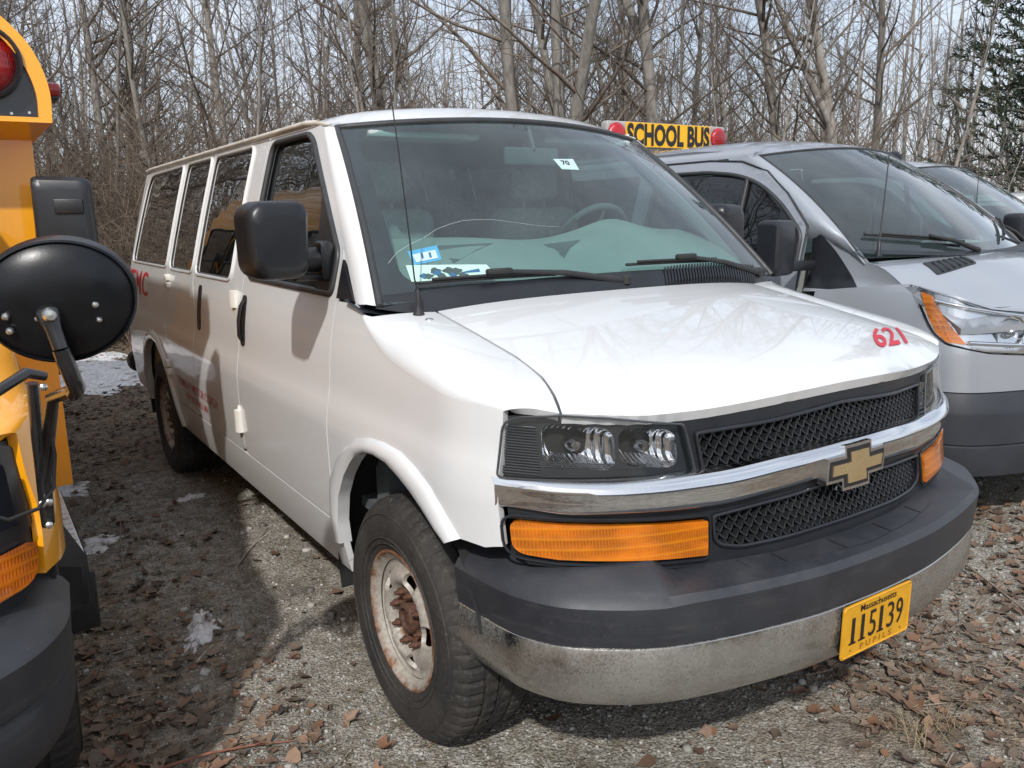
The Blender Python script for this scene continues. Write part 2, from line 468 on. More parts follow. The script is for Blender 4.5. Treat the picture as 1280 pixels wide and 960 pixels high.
# ================================================================ surfaces of the full-size vans (local axes: front at y=0, back +y)
XS = PC([.30, .36, .42, .55, .75, .90, .97, 1.04, 1.15, 1.25, 1.335, 1.9, 1.96], [.925, .945, .962, .985, .998, 1.0, .994, .981, .972, .957, .938, .785, .765])
def side_x(y, z):
    x = XS(z)
    if y < .62: x -= .062*((.62-max(y, .33))/.25)**2
    if y > 5.28: t = min(1, (y-5.28)/.14); x -= .13*(1-math.sqrt(max(0, 1-t*t)))
    return x
def S_side(s): return lambda y, z: (s*side_x(y, z), y, z)
YF = PC([0, .2, .48, .6, .7, .82, .90, .937, .97, 1.02], [.07, .08, .14, .168, .206, .276, .340, .376, .42, .50])
def Fy(x, z, off=0.): return YF(abs(x))+.12*(z-.9)+off
def S_front(off=0.): return lambda x, z: (x, Fy(x, z, off), z)
ZLIP = PC([0, .2, .5, .6, .71, .82, .9], [1.139, 1.134, 1.117, 1.117, 1.124, 1.133, 1.136])
def ylip(x): return Fy(x, ZLIP(abs(x)))
def hood_z(x, y):
    d = max(0., y-ylip(x)); a = abs(x); k = max(0., 1-(a/.95)**4)*.042
    sm = .10+.22*a*a; f = math.exp(-d/.10)
    return 1.128+(ZLIP(a)-1.128-.19*(ylip(x)-sm))*f+.190*(max(y, ylip(x))-sm)*(1-.03*d)+k*(1-math.exp(-d/.07))
XSEAM = PC([.25, .30, .36, .45, .6, 1.05, 1.2], [.826, .813, .790, .763, .745, .74, .935])
DROP = PC([.26, .38, .6, .9, 1.1, 1.2, 1.5], [.022, .035, .080, .095, .05, .002, .002])
def fend_top(y):
    z = hood_z(XSEAM(min(y, 1.05)), min(y, 1.05))
    return z if y < 1.05 else z+(1.337-z)*min(1, (y-1.05)/.15)
def fend_zc(y): return fend_top(y)-DROP(y)
def fend_q(y, z): return (z-.36)/(fend_zc(y)-.36)
def S_fender(s):
    def f(y, q):
        zc = fend_zc(y)
        if q <= 1: z = .36+q*(zc-.36); return (s*side_x(y, z), y, z)
        p = min(q-1, 1)*math.pi/2; xo, xi, zt = side_x(y, zc), XSEAM(y), fend_top(y)
        c, n = math.cos(p), math.sin(p)
        return (s*(xi+(xo-xi)*max(0, c)**.86), y, zc+(zt-zc)*max(0, n)**.86)
    return f
def S_hood(x, y): return (x, y, hood_z(x, y))
WB = PC([0, 1], [0, 1])
def S_wind(s, t):                            # windshield: s across (-1..1), t up
    k = 1-s*s
    b = Vector((.905*s, 1.10-.065*k, 1.335+.030*k)); p = Vector((.730*s, 1.79-.15*k, 1.935+.038*k))
    bow = 4*t*(1-t)*.018
    return tuple(b+(p-b)*t+Vector((0, -bow, bow)))
def S_roof(x, y):
    a = abs(x); t = min(1., a/.775)
    z = 2.055-.055*t**2-.065*t**9
    e = max(0., 2.15-y)/.5; z -= .030*e*e
    f = max(0., y-5.1)/.32; z -= .05*f*f
    return (x, y, z)

# ================================================================ wheel
def wheel(parent, side, y, rz=0., rim='rim', lugs=True, x=.962, R0=.385, dish=.05):
    """steel wheel: the disc is the part, the tyre, hub and nuts are its own pieces. Outer face towards -x before `side` flips it."""
    m = MB()
    n = 60
    # rim barrel and lip
    m.lathe([(.20, .195), (.10, .185), (.06, .185), (.02, .20), (.004, .218), (-.006, .222), (-.008, .214), (.006, .200), (.018, .188)], n)
    rim_o = m.build('wheel', rim, parent, 40)
    if side > 0: rim_o.rotation_euler = (0, 0, math.pi)
    else: rim_o.rotation_euler = (0, 0, rz)
    rim_o.location = (side*x, y, R0-.008)
    dp = PC([0, .06, .098, .108, .128, .150, .170, .184, .190], [.040, .040, .036, .016, .004, .012, .028, .028, .020])
    SD = lambda a, b: (dp(math.hypot(a, b)), a, b)
    hs = [[(.141*math.cos(q)+.030*math.cos(t)*math.cos(q)-.036*math.sin(t)*math.sin(q), .141*math.sin(q)+.030*math.cos(t)*math.sin(q)+.036*math.sin(t)*math.cos(q)) for t in np.linspace(0, 2*math.pi, 18, endpoint=False)] for q in [R(37+72*k) for k in range(5)]]
    panel('rim_disc', [(.188*math.cos(t), .188*math.sin(t)) for t in np.linspace(0, 2*math.pi, 60, endpoint=False)], SD, rim, rim_o, holes=hs, out=(-1, 0, 0), step=.016, flange=.014)
    d_ = MB(); d_.lathe([(.075, .02), (.075, .172), (.095, .174), (.095, .02)], 40); d_.build('brake_disc', 'rust_dark', rim_o, 40)  # brake disc added near black, to darken the view through the wheel holes
    # tyre
    t = MB(); W = .235; N = 216
    prof = [(.012, .205), (-.004, .222), (-.016, .25), (-.022, .29), (-.018, .325), (-.008, .350), (.006, .368), (.022, .380), (.045, .3845), (.066, .385), (.070, .377), (.078, .377), (.082, .3855), (.113, .386), (.117, .377), (.125, .377), (.129, .386)]
    half = [(h, r) for h, r in prof]; full = half+[(W+.012-h, r) for h, r in half[::-1]]
    K = len(full); vs = []
    for i, (h, r) in enumerate(full):
        hh = min(h, W+.012-h)
        for j in range(N):
            q = 2*math.pi*j/N; d = 0
            if .000 <= hh <= .068 and r > .34:
                if (j % 4) == 0: d = .0065 if hh > .004 else .0045
            elif r > .38 and ((j+int(i*1.5)) % 4) == 0: d = .006
            if abs(hh+.018) < .001 and .32 < r < .33: d = 0
            vs.append((h, (r-d)*math.cos(q), (r-d)*math.sin(q)))
    fs = [[i*N+j, i*N+(j+1) % N, (i+1)*N+(j+1) % N, (i+1)*N+j] for i in range(K-1) for j in range(N)]
    t.add(vs, fs)
    for rr in (.243, .262, .335): t.lathe([(-.0135 if rr < .25 else -.019 if rr < .3 else -.0145, rr-.003), (-.0175 if rr < .25 else -.0225 if rr < .3 else -.018, rr), (-.0135 if rr < .25 else -.019 if rr < .3 else -.0145, rr+.003)], 72)
    t.build('tyre', 'tyre', rim_o, 20)
    if lugs:
        h = MB(); h.lathe([(.045, .054), (.026, .053), (.014, .047), (.010, .040), (.010, .034), (.022, .030), (.024, 0)], 24); h.build('hub', 'rust', rim_o, 40)
        for k in range(8):
            a = 2*math.pi*(k+.3)/8; c, s_ = .083*math.cos(a), .083*math.sin(a)
            b = MB(); b.lathe([(.045, .0155), (.034, .016), (.030, .0128), (.017, .0125), (.012, .010), (.011, .007), (.001, .006), (0, 0)], 6)
            b.build('lug_nut', 'rust', rim_o, 30, (0, c, s_))
    return rim_o

# ================================================================ shared front end
def amber_outline(s): return rpoly([(s*.926, .870), (s*.830, .861), (s*.731, .856), (s*.478, .838), (s*.484, .750), (s*.70, .766), (s*.840, .775), (s*.925, .790)], [.02, 0, 0, .006, .006, 0, 0, .03])
def lamp_outline(s): return rpoly([(s*.920, 1.122), (s*.814, 1.127), (s*.713, 1.117), (s*.526, 1.086), (s*.501, .956), (s*.688, .966), (s*.839, .970), (s*.940, .975)], [.035, 0, 0, .012, .012, 0, 0, .012])
UPG = rpoly([(-.486, 1.058), (-.3, 1.066), (0, 1.083), (.3, 1.066), (.486, 1.058), (.472, .958), (.3, .964), (0, .980), (-.3, .964), (-.472, .958)], [.01, 0, 0, 0, .01, .01, 0, 0, 0, .01])
LOG = rpoly([(-.452, .842), (-.3, .857), (0, .874), (.3, .857), (.452, .842), (.452, .768), (.38, .752), (.2, .756), (0, .758), (-.2, .756), (-.38, .752), (-.452, .768)], [.008, 0, 0, 0, .008, .03, .02, 0, 0, 0, .02, .03])
def mesh_screen(name, poly, parent, off):
    m = MB(); S = S_front(off); px, pz = .0295, .0215
    P = np.array(poly); lo, hi = P.min(0), P.max(0); pin = inset(poly, -.006)
    i0, i1 = int(lo[0]/px)-1, int(hi[0]/px)+1; j0, j1 = int(lo[1]/pz)-1, int(hi[1]/pz)+1
    for i in range(i0, i1+1):
        for j in range(j0, j1+1):
            for sg in (-1, 1):
                a = (i*px+(px/2 if j % 2 else 0), j*pz/1.0); b = (a[0]+sg*px/2, a[1]+pz)
                if not inside([((a[0]+b[0])/2, (a[1]+b[1])/2)], pin)[0]: continue
                mid = ((a[0]+b[0])/2+sg*.0028, (a[1]+b[1])/2-.0015)
                pts = [Vector(S(*a)), Vector(S(*mid)), Vector(S(*b))]
                w = .0028; rings = []
                for q, p in enumerate(pts):
                    f = -.006 if q == 0 else 0
                    rings.append([p+Vector((-w, f-.003, 0)), p+Vector((w, f-.003, 0)), p+Vector((w, .012, 0)), p+Vector((-w, .012, 0))])
                m.loft(rings, cap=False)
    return m.build(name, 'black_plastic', parent, 30)
BPL = [(0, -.045), (.2, -.038), (.46, .004), (.67, .066), (.80, .146), (.882, .228), (.936, .36), (.956, .56)]   # bumper outline at its chrome's upper edge (x, y)
def bumper_ring(d, s=0):                      # plan curve moved outwards by d, sampled evenly
    P = [(-x, y) for x, y in BPL[::-1]]+BPL[1:]
    xs_ = []
    T = np.linspace(0, 1, len(P)); px = PC(T, [p[0] for p in P]); py = PC(T, [p[1] for p in P])
    n = 128; C = np.array([(px(t), py(t)) for t in np.linspace(0, 1, n+1)])
    tg = np.gradient(C, axis=0); tg /= np.linalg.norm(tg, axis=1)[:, None]
    nrm = np.stack([tg[:, 1], -tg[:, 0]], 1)
    return C+nrm*d
def bumper(parent, plastic, chrome, pad=True, dk=0.):
    """upper plastic cover and lower face bar following the same plan curve"""
    def sweep(m, prof):
        rings = []
        for (d, z, zc) in prof:
            C = bumper_ring(d+dk); r = []
            for i, p in enumerate(C):
                t = abs(i/(len(C)-1)*2-1); r.append((p[0], p[1], z+(zc-z)*max(0, 1-t/.5)**1.0 if False else z+(zc-z)*(1-min(1, max(0, (t-.385)/.05)))))
            rings.append(r)
        m.loft(rings, cap=False, closed=False)
    m = MB()
    # (offset outwards, z at the ends, z in the raised middle)
    sweep(m, [(-.30, .790, .735), (-.17, .785, .722), (-.10, .762, .720), (.002, .712, .714), (.017, .690, .696), (.012, .62, .62), (.008, .588, .590), (-.004, .580, .582), (-.03, .58, .58)])
    for s in (-1, 1):                          # end caps
        C = [bumper_ring(d+dk)[0 if s < 0 else -1] for d in (-.10, -.02, .016, .012, -.004)]; Z = [.752, .722, .692, .62, .58]
        m.add([(c[0], c[1], z) for c, z in zip(C, Z)]+[(C[0][0], C[0][1], .58)], [[0, 1, 2, 3, 4, 5]])
    b = m.build('bumper', plastic, parent, 30)
    if pad:
        for (u0, u1) in ((-.40, -.305), (-.295, -.105), (-.095, .095), (.105, .295), (.305, .40)):
            S = lambda u, v: (u, YF(abs(u))-.01-v*(.10-.03*abs(u)/.4), .7215-.006*v)
            panel('step_pad', rpoly([(u0, .12), (u1, .12), (u1, .80), (u0, .80)], .02), S, 'bumper_plastic', b, out=(0, 0, 1), step=.06, flange=.004, lift=.0035, scale=(1, .1))
    m = MB()
    sweep(m, [(-.02, .588, .588), (-.002, .586, .586), (.004, .580, .580), (.006, .572, .572), (.010, .54, .54), (.006, .48, .48), (-.008, .44, .44), (-.024, .420, .420), (-.05, .412, .412)])
    m.build('face_bar', chrome, b, 30)
    return b
def ribbed_lamp(parent, s, dark=True):
    """headlamp: bezel with two bowls behind a clear lens"""
    L = lamp_outline(s)
    house = MB()
    bowls = [((.764*s, 1.043), (.077, .053), .0), ((.603*s, 1.030), (.074, .048), .0)]
    holes = []
    for (c, h, _) in bowls:
        sl = -.10*s
        holes.append(rpoly([(c[0]-h[0], c[1]-h[1]+sl*-h[0]*-1*0-.012*0), (c[0]+h[0], c[1]-h[1]), (c[0]+h[0], c[1]+h[1]), (c[0]-h[0], c[1]+h[1])], .035, 6))
    hl = []
    for (c, h, _), o in zip(bowls, holes): hl.append([(x, z+(x-c[0])*.13*s) for x, z in o])
    S = S_front(.028)
    bez = panel('headlight', L, S, 'lamp_bezel', parent, holes=hl, out=(0, -1, 0), step=.03, flange=.03)
    # ribs on the outer part of the bezel
    rb = MB()
    for k in range(19):
        z = .980+k*.0068; x0, x1 = .928, .848
        pts = [(s*(x0+(x1-x0)*i/5), z-(i/5)*.008) for i in range(6)]
        pts = [p for p in pts if inside([p], inset(L, .008))[0]]
        if len(pts) > 1: rb.tube([Vector(S(*p))+Vector((s*.004, -.006, 0)) for p in pts], .0022, 4)
    for k in range(5):
        for (za, zb) in ((-.060, -.066),):
            pts = [(s*(.87-i*.06), 1.0-.006*k*0+.002*i*0+(-.004*i)+k*.0045) for i in range(6)]
            pts = [p for p in pts if inside([p], inset(L, .006))[0] and not any(inside([p], h)[0] for h in hl)]
            if len(pts) > 1: rb.tube([Vector(S(*p))+Vector((0, -.004, 0)) for p in pts], .0016, 4)
    rb.build('bezel_rib', 'lamp_bezel', bez)
    for (c, h, _), o in zip(bowls, hl):
        m = MB(); rings = []
        for t in np.linspace(0, 1, 8):
            k = math.sqrt(max(0, 1-t))*.72+.28*(1-t) if t < 1 else .0
            k = (1-t**1.6); dep = .085*(t**.75)
            rings.append([Vector(S(c[0]+(p[0]-c[0])*max(k, .05), c[1]+(p[1]-c[1])*max(k, .05)))+Vector((0, dep, 0)) for p in o])
        m.loft(rings, cap=False); m.build('reflector', 'reflector_facet', bez, 50)
        b = MB(); q = Vector(S(*c)); b.lathe([(-.005, 0), (-.004, .012), (.01, .016), (.03, .014), (.06, .012)], 16, 'Y'); b.xf(Matrix.Translation(q+Vector((-.012*s*0, .015, .0))))
        b.build('bulb', 'bulb', bez, 40)
    panel('lens', L, S_front(-.002), 'lens_clear', bez, out=(0, -1, 0), step=.03, flange=.012)
    e = MB(); P = strip_on(S_front(-.001), L, .004, (0, -1, 0), step=.03); e.tube(P, .0032, 6, cap=False); e.build('lens_rim', 'lens_edge', bez)
    return bez
def sg(name, f): M[name] = f
M['lamp_bezel'] = simple('lamp_bezel', (.016, .018, .021), .35, var=.2, vs=12, coat=.5)
M['rust_dark'] = simple('rust_dark', (.03, .02, .015), .9, var=.4, vs=30)
M['lens_edge'] = simple('lens_edge', (.045, .05, .055), .2, coat=1)
M['bulb'] = simple('bulb_cap', (.5, .5, .52), .12, metal=1)
def m_facet():
    g = NG('reflector_facets'); co = g.co(False)
    w = g.n('TexWave'); w.bands_direction = 'X'; g.set(w.inputs['Vector'], co); w.inputs['Scale'].default_value = 26; w.inputs['Distortion'].default_value = .6
    return g.fin(g.pr(base=(.80, .81, .82), metal=1., rough=.09, normal=g.bump(w.outputs['Fac'], .45, .012)))
M['reflector_facet'] = m_facet()
M['rail_paint'] = simple('weathered_rail', (.50, .47, .42), .6, var=.2, vs=12)
# ================================================================ the white passenger van
van = empty('passenger_van')
tag(van, 'white passenger van with red 621 on its hood and yellow plate on its front bumper', 'van')
ARC_IN = [(1.335, .50), (1.325, .588), (1.285, .690), (1.219, .779), (1.160, .835), (1.107, .876), (1.04, .900), (.97, .908), (.88, .905), (.804, .885), (.73, .86), (.668, .831), (.595, .79), (.55, .765)]
ARC_OUT = [(1.408, .50), (1.405, .594), (1.375, .722), (1.305, .812), (1.225, .872), (1.13, .922), (1.024, .948), (.92, .957), (.803, .954), (.71, .932), (.622, .898), (.568, .858), (.530, .822), (.50, .79)]
RARC_IN = [(4.86, .40), (4.80, .60), (4.70, .76), (4.56, .85), (4.40, .88), (4.24, .86), (4.10, .78), (4.00, .66), (3.93, .50), (3.915, .40)]
def offset_arc(P, d): return inset(P[:1]+P+P[-1:], d)[1:-1] if False else P
DOOR_Y0, DOOR_Y1 = 1.372, 2.462
W_DOOR = rpoly([(2.385, 1.362), (2.385, 1.925), (1.96, 1.925), (1.88, 1.895), (1.62, 1.668), (1.415, 1.488), (1.415, 1.352)], [.04, .05, .02, .04, 0, .03, .03])
W_S1 = rpoly([(2.672, 1.345), (2.672, 1.925), (3.335, 1.925), (3.335, 1.345)], .045)
W_S2 = rpoly([(3.425, 1.348), (3.425, 1.925), (3.975, 1.925), (3.975, 1.348)], .045)
W_R = rpoly([(4.085, 1.352), (4.085, 1.922), (5.10, 1.915), (5.195, 1.352)], [.045, .045, .12, .05])
G = .0045                                    # half a door gap
def door_outline(y0, y1, zt, sl=None):
    return rpoly([(y0+G, .572), (y0+G, zt), (y1-G, zt), (y1-G, .572)], [.05, .02, .02, .05])
def pillar_y(z): return 1.20+(z-1.337)*(1.835-1.20)/(1.955-1.337)
for s in (-1, 1):
    near = s < 0; out = (s, 0, 0); S = S_side(s); SF = S_fender(s)
    # fender
    o = [(DOOR_Y0-G, fend_q(1.37, .43)), (DOOR_Y0-G, fend_q(1.37, 1.334)), (1.20, 1.0), (1.165, 1.12), (1.11, 1.40), (1.075, 1.75), (1.05, 2.0)]
    o += [(y, 2.0) for y in (.9, .75, .6, .5, .42, .36, .325, .300)]
    o += [(.320, 1.7), (.352, 1.35), (.385, 1.0), (.383, fend_q(.38, .97)), (.379, fend_q(.38, .90)), (.370, fend_q(.37, .80)), (.42, fend_q(.42, .787)), (.475, fend_q(.47, .79))]
    o += [(y, fend_q(y, z)) for y, z in ARC_IN[::-1][1:]] + [(1.337, fend_q(1.33, .43))]
    fe = panel('fender', o, SF, 'white_paint', van, out=(s*.8, 0, .6), step=.035, flange=.022)
    # flare
    m = MB(); rings = []
    for (a, b) in zip(ARC_IN, ARC_OUT):
        r = []
        for t, h in ((0, -.03), (0, .012), (.12, .017), (.4, .021), (.7, .017), (.9, .010), (1, -.002)):
            y, z = a[0]+(b[0]-a[0])*t, a[1]+(b[1]-a[1])*t; r.append((s*(side_x(y, z)+h), y, z))
        rings.append(r)
    rs = []
    for i in range(len(rings)-1):
        for k in range(3): rs.append([tuple(Vector(p).lerp(Vector(q), k/3)) for p, q in zip(rings[i], rings[i+1])])
    rs.append(rings[-1]); m.loft(rs, cap=False, closed=False); m.build('wheel_arch', 'white_paint', fe, 50)
    if near:
        panel('sail_trim', [(1.362, 1.342), (1.362, 1.468), (1.215, 1.342)], S, 'trim_plastic', fe, out=out, lift=.006, flange=.01)
        a = MB(); P0 = Vector((-.80, 1.045, 1.300))
        a.lathe([(0, .019), (.006, .019), (.022, .010), (.040, .008), (.075, .007), (.082, .0045)], 16, 'Z', cap=True).xf(Matrix.Translation(P0))
        a.build('antenna_base', 'rubber', fe, 40)
        a = MB(); tip = P0+Vector((-.075, .045, .96)); a.tube([P0+Vector((0, 0, .08)).lerp(tip-P0, 0)]+[P0+(tip-P0)*t+Vector((.0, -.012*math.sin(t*3.1), 0)) for t in np.linspace(.12, 1, 14)], [.0028]+[.0026-.001*t for t in np.linspace(0, 1, 14)], 6)
        a.build('antenna_mast', 'black_plastic', fe, 50)
        a = MB(); a.lathe([(0, .014), (.006, .013), (.009, .008), (.009, 0)], 14, 'Z').xf(Matrix.Translation(Vector((-.795, .985, 1.290)))); a.build('lock_cap', 'bolt_steel', fe, 40)
    # front door
    zt = 1.952
    fo = rpoly([(DOOR_Y0+G, .572), (DOOR_Y0+G, 1.50), (pillar_y(1.80)+.035, 1.80), (pillar_y(1.92)+.045, zt), (DOOR_Y1-G, zt), (DOOR_Y1-G, .572)], [.04, .05, .05, .03, .02, .05])
    fd = panel('front_door', fo, S, 'white_paint', van, holes=[W_DOOR], out=out, flange=.016)
    panel('window_glass', inset(W_DOOR, -.01), S, 'glass_door', fd, out=out, lift=-.014, flange=0)
    m = MB(); m.tube(strip_on(S, W_DOOR, .01, out, .001), .0125, 8, cap=False); m.build('window_seal', 'seal', fd, 60)
    if near: panel('sail_panel', [(1.42, 1.356), (1.42, 1.482), (1.62, 1.662), (1.655, 1.69), (1.56, 1.352)], S, 'trim_plastic', fd, out=out, lift=.010, flange=.02)
    ho = rpoly([(2.365, 1.065), (2.365, 1.285), (2.428, 1.285), (2.428, 1.065)], .028)
    hd = panel('door_handle', ho, S, 'black_plastic', fd, out=out, lift=.004, flange=.006, step=.03)
    m = MB(); m.loft([[Vector(S(2.397+.017*math.cos(a), zz))+Vector((s*(.010+h), 0, 0))+Vector((s*.008*math.sin(a), 0, 0)) for a in np.linspace(0, 2*math.pi, 10, endpoint=False)] for zz, h in ((1.09, -.004), (1.11, .006), (1.18, .010), (1.24, .006), (1.262, -.004))]); m.build('grip', 'black_plastic', fd, 50)
    # the pair of side doors (kerb side) or the plain wall (driver side)
    b1 = rpoly([(DOOR_Y1+G, .572), (DOOR_Y1+G, zt), (3.38-G, zt), (3.38-G, 1.30), (3.30-G, 1.18), (3.30-G, .572)], [.05, .02, .02, .03, .05, .05])
    b2 = rpoly([(3.38+G, 1.302), (3.38+G, zt), (4.03-G, zt), (4.03-G, 1.0), (3.87, .86), (3.80, .572), (3.30+G, .572), (3.30+G, 1.178)], [.03, .02, .02, .06, .08, .05, .05, .05])
    for k, (bo, w) in enumerate(((b1, W_S1), (b2, W_S2))):
        d = panel('side_door', bo, S, 'white_paint', van, holes=[w], out=out, flange=.016)
        panel('window_glass', inset(w, .003), S, 'glass_dark', d, out=out, lift=-.004, flange=.006)
        m = MB(); m.tube(strip_on(S, inset(w, -.012), .01, out, .001), .0085, 8, cap=False); m.build('window_frame', 'white_paint', d, 60)
        m = MB(); m.tube(strip_on(S, inset(w, -.001), .01, out, -.003), .0045, 6, cap=False); m.build('window_seal', 'seal', d, 60)
        if k == 0:
            ho = rpoly([(3.158, 1.055), (3.158, 1.285), (3.222, 1.285), (3.222, 1.055)], .028)
            panel('door_handle', ho, S, 'black_plastic', d, out=out, lift=.004, flange=.006, step=.03)
            if near:
                for (y, z0, z1, w_) in ((2.545, 1.222, 1.296, .034), (2.475, .665, .765, .030)):
                    m = MB(); x = XS((z0+z1)/2)
                    m.loft([[(-(x-.01), y-w_, z), (-(x+.012), y-w_*.8, z), (-(x+.022), y-w_*.3, z), (-(x+.022), y+w_*.5, z), (-(x+.01), y+w_, z), (-(x-.01), y+w_, z)] for z in (z0, z0+.004, z1-.004, z1)])
                    m.build('hinge_cover', 'white_plastic', d, 35)
                m = MB(); m.tube([(-1.0, 2.46, .765), (-1.003, 2.462, .79)], [.012, .004], 8); m.build('hinge_pin', 'white_plastic', d, 40)
        elif near:
            for (y, z0, z1) in ((3.995, 1.225, 1.305), (3.985, .71, .80)):
                m = MB(); x = XS((z0+z1)/2); zm = (z0+z1)/2
                m.box((-(x+.020), y-.055, z0), (-(x-.01), y-.008, zm-.005), .006); m.box((-(x+.022), y-.05, zm+.003), (-(x-.01), y+.0, z1), .006); m.box((-(x+.015), y+.012, z0+.01), (-(x-.01), y+.05, z1-.01), .006)
                m.build('hinge', 'white_plastic', d, 35)
    # rear quarter
    qo = [(4.03+G, 1.0), (4.03+G, zt), (5.418, zt), (5.418, .46), (4.87, .44)]+RARC_IN[1:-1]+[(3.92, .44), (3.81, .575), (3.873, .858)]
    qp = panel('rear_quarter_panel', qo, S, 'white_paint', van, holes=[W_R], out=out, flange=.016)
    panel('window_glass', inset(W_R, .003), S, 'glass_dark', qp, out=out, lift=-.004, flange=.006)
    m = MB(); m.tube(strip_on(S, inset(W_R, -.012), .01, out, .001), .0085, 8, cap=False); m.build('window_frame', 'white_paint', qp, 60)
    m = MB(); m.tube(strip_on(S, inset(W_R, -.001), .01, out, -.003), .0045, 6, cap=False); m.build('window_seal', 'seal', qp, 60)
    m = MB(); rings = []
    for i, p in enumerate(RARC_IN):
        c = Vector((4.39, .40)); d = (Vector(p)-c).normalized(); r = []
        for w, h in ((0, -.03), (0, .010), (.02, .018), (.045, .014), (.058, -.002)):
            y, z = p[0]+d.x*w, p[1]+d.y*w; r.append((s*(side_x(y, max(z, .36))+h), y, z))
        rings.append(r)
    m.loft(rings, cap=False, closed=False); m.build('wheel_arch', 'white_paint', qp, 50)
    # rocker
    panel('rocker_panel', [(1.34, .385), (1.34, .563), (3.80, .563), (3.92, .43), (3.92, .385)], S, 'white_paint', van, out=out, flange=.02)
    # A pillar
    m = MB(); rings = []
    for t in np.linspace(0, 1, 14):
        w = Vector(S_wind(s, t)); z = w.z; y = pillar_y(min(z, 1.953)); e = Vector((s*side_x(y, z), y, z))
        mid = (w+e)/2+Vector((s*.010, -.012, .004))
        yb = y+(.045 if z > 1.5 else .010); e2 = Vector((s*side_x(yb, z), yb, z))
        rings.append([w+Vector((0, .01, 0)), w, w.lerp(mid, .5)+Vector((s*.004, -.004, 0)), mid, e.lerp(mid, .5)+Vector((s*.006, -.002, 0)), e, e2, e2-Vector((s*.02, 0, 0))])
    m.loft(rings, cap=False, closed=False); m.build('windshield_pillar', 'white_paint', van, 50)
    # cant rail strip above the doors and drip rail
    m = MB(); ys = np.linspace(1.86, 5.41, 30)
    m.loft([[(s*side_x(y, 1.953), y, 1.953), (s*(side_x(y, 1.953)-.002), y, 1.964), (s*(.772-(XS(1.5)-side_x(y, 1.5))), y, 1.972)] for y in ys], cap=False, closed=False)
    m.build('cant_rail', 'white_paint', van, 60)
    m = MB(); P = [Vector((s*.752, 1.80, 1.945)), Vector((s*.768, 1.90, 1.962))]+[Vector((s*(.777-(XS(1.5)-side_x(y, 1.5))*.9), y, 1.968-.03*max(0, (y-5.1)/.32)**2)) for y in np.linspace(2.0, 5.38, 24)]
    m.tube(P, [.006]+[.011]*25, 8); m.build('drip_rail', 'rail_paint', van, 60)
    # lining
    panel('side_lining', [(1.40, .60), (1.40, 1.50), (1.86, 1.94), (5.36, 1.94), (5.36, .60)], S, 'trim_interior', van, holes=[inset(w, .004) for w in (W_DOOR, W_S1, W_S2, W_R)], out=out, lift=-.055, flange=0, step=.08)
# hood
xsq = np.linspace(-.808, .808, 35)
ho = [(float(x), ylip(float(x))) for x in xsq]
ys = [.285, .325, .36, .45, .6, .8, 1.045]
ho += [(XSEAM(y)-.0085, y) for y in ys[1:]] + [(float(x), 1.05-.05*(1-(x/.74)**2)) for x in np.linspace(.73, -.73, 21)] + [(-XSEAM(y)+.0085, y) for y in ys[:0:-1]]
hood = panel('hood', ho, S_hood, 'white_paint', van, out=(0, -.2, 1), step=.04, flange=.028)
# roof
ro = []
for x in np.linspace(-.728, .728, 25): w = S_wind(x/.730, 1.0); ro.append((float(x), w[1]+.012))
ro += [(.772, 1.90), (.775, 5.26), (.74, 5.36), (.62, 5.418), (-.62, 5.418), (-.74, 5.36), (-.775, 5.26), (-.772, 1.90)]
def S_roof2(x, y):
    p = S_roof(x, y)
    if y < 2.0:                              # meet the windshield header
        w = S_wind(max(-1, min(1, x/.730)), 1.0); t = min(1., max(0., (y-w[1])/.22)); zz = w[2]+.010; t = t*t*(3-2*t) if False else 1-(1-t)**2
        return (x, y, zz+(p[2]-zz)*t)
    return p
roof = panel('roof', ro, S_roof2, 'white_paint', van, out=(0, 0, 1), step=.06, flange=.02)
m = MB(); m.loft([[(.075*math.cos(a)*k, 2.30+.03*math.sin(a)*k, 2.050+h) for a in np.linspace(0, 2*math.pi, 20, endpoint=False)] for k, h in ((1, 0), (.95, .012), (.6, .02))]); m.xf(Matrix.Translation(Vector((.0, 0, 0))))
m.build('roof_marker', 'black_plastic', roof, 40)
panel('headliner', [(-.74, 1.86), (.74, 1.86), (.74, 5.34), (-.74, 5.34)], S_roof, 'headliner', van, out=(0, 0, 1), step=.15, lift=-.075, flange=0)
# back wall with two door windows
SB = lambda x, z: (x, 5.42, z)
wb = [rpoly([(q-.33, 1.36), (q+.33, 1.36), (q+.30, 1.86), (q-.30, 1.86)], .05) for q in (-.40, .40)]
zz = np.linspace(.46, 1.953, 20)
bo = [(-side_x(5.42, z), z) for z in zz]+[(side_x(5.42, z), z) for z in zz[::-1]]
bk = panel('rear_door_wall', bo, SB, 'white_paint', van, holes=wb, out=(0, 1, 0), step=.08)
for w in wb: panel('window_glass', w, SB, 'glass_door', bk, out=(0, 1, 0), lift=-.006, flange=0)
m = MB(); m.box((-.86, 5.40, .46), (.86, 5.56, .60), .03); 
for s in (-1, 1): m.lathe([(0, .0), (.002, .075), (.06, .085), (.10, .08), (.10, 0)], 20, 'Y').xf(Matrix.Translation(Vector((s*.93, 5.42, .585))), len(m.v)-100)
m.build('rear_bumper', 'black_plastic', van, 40)
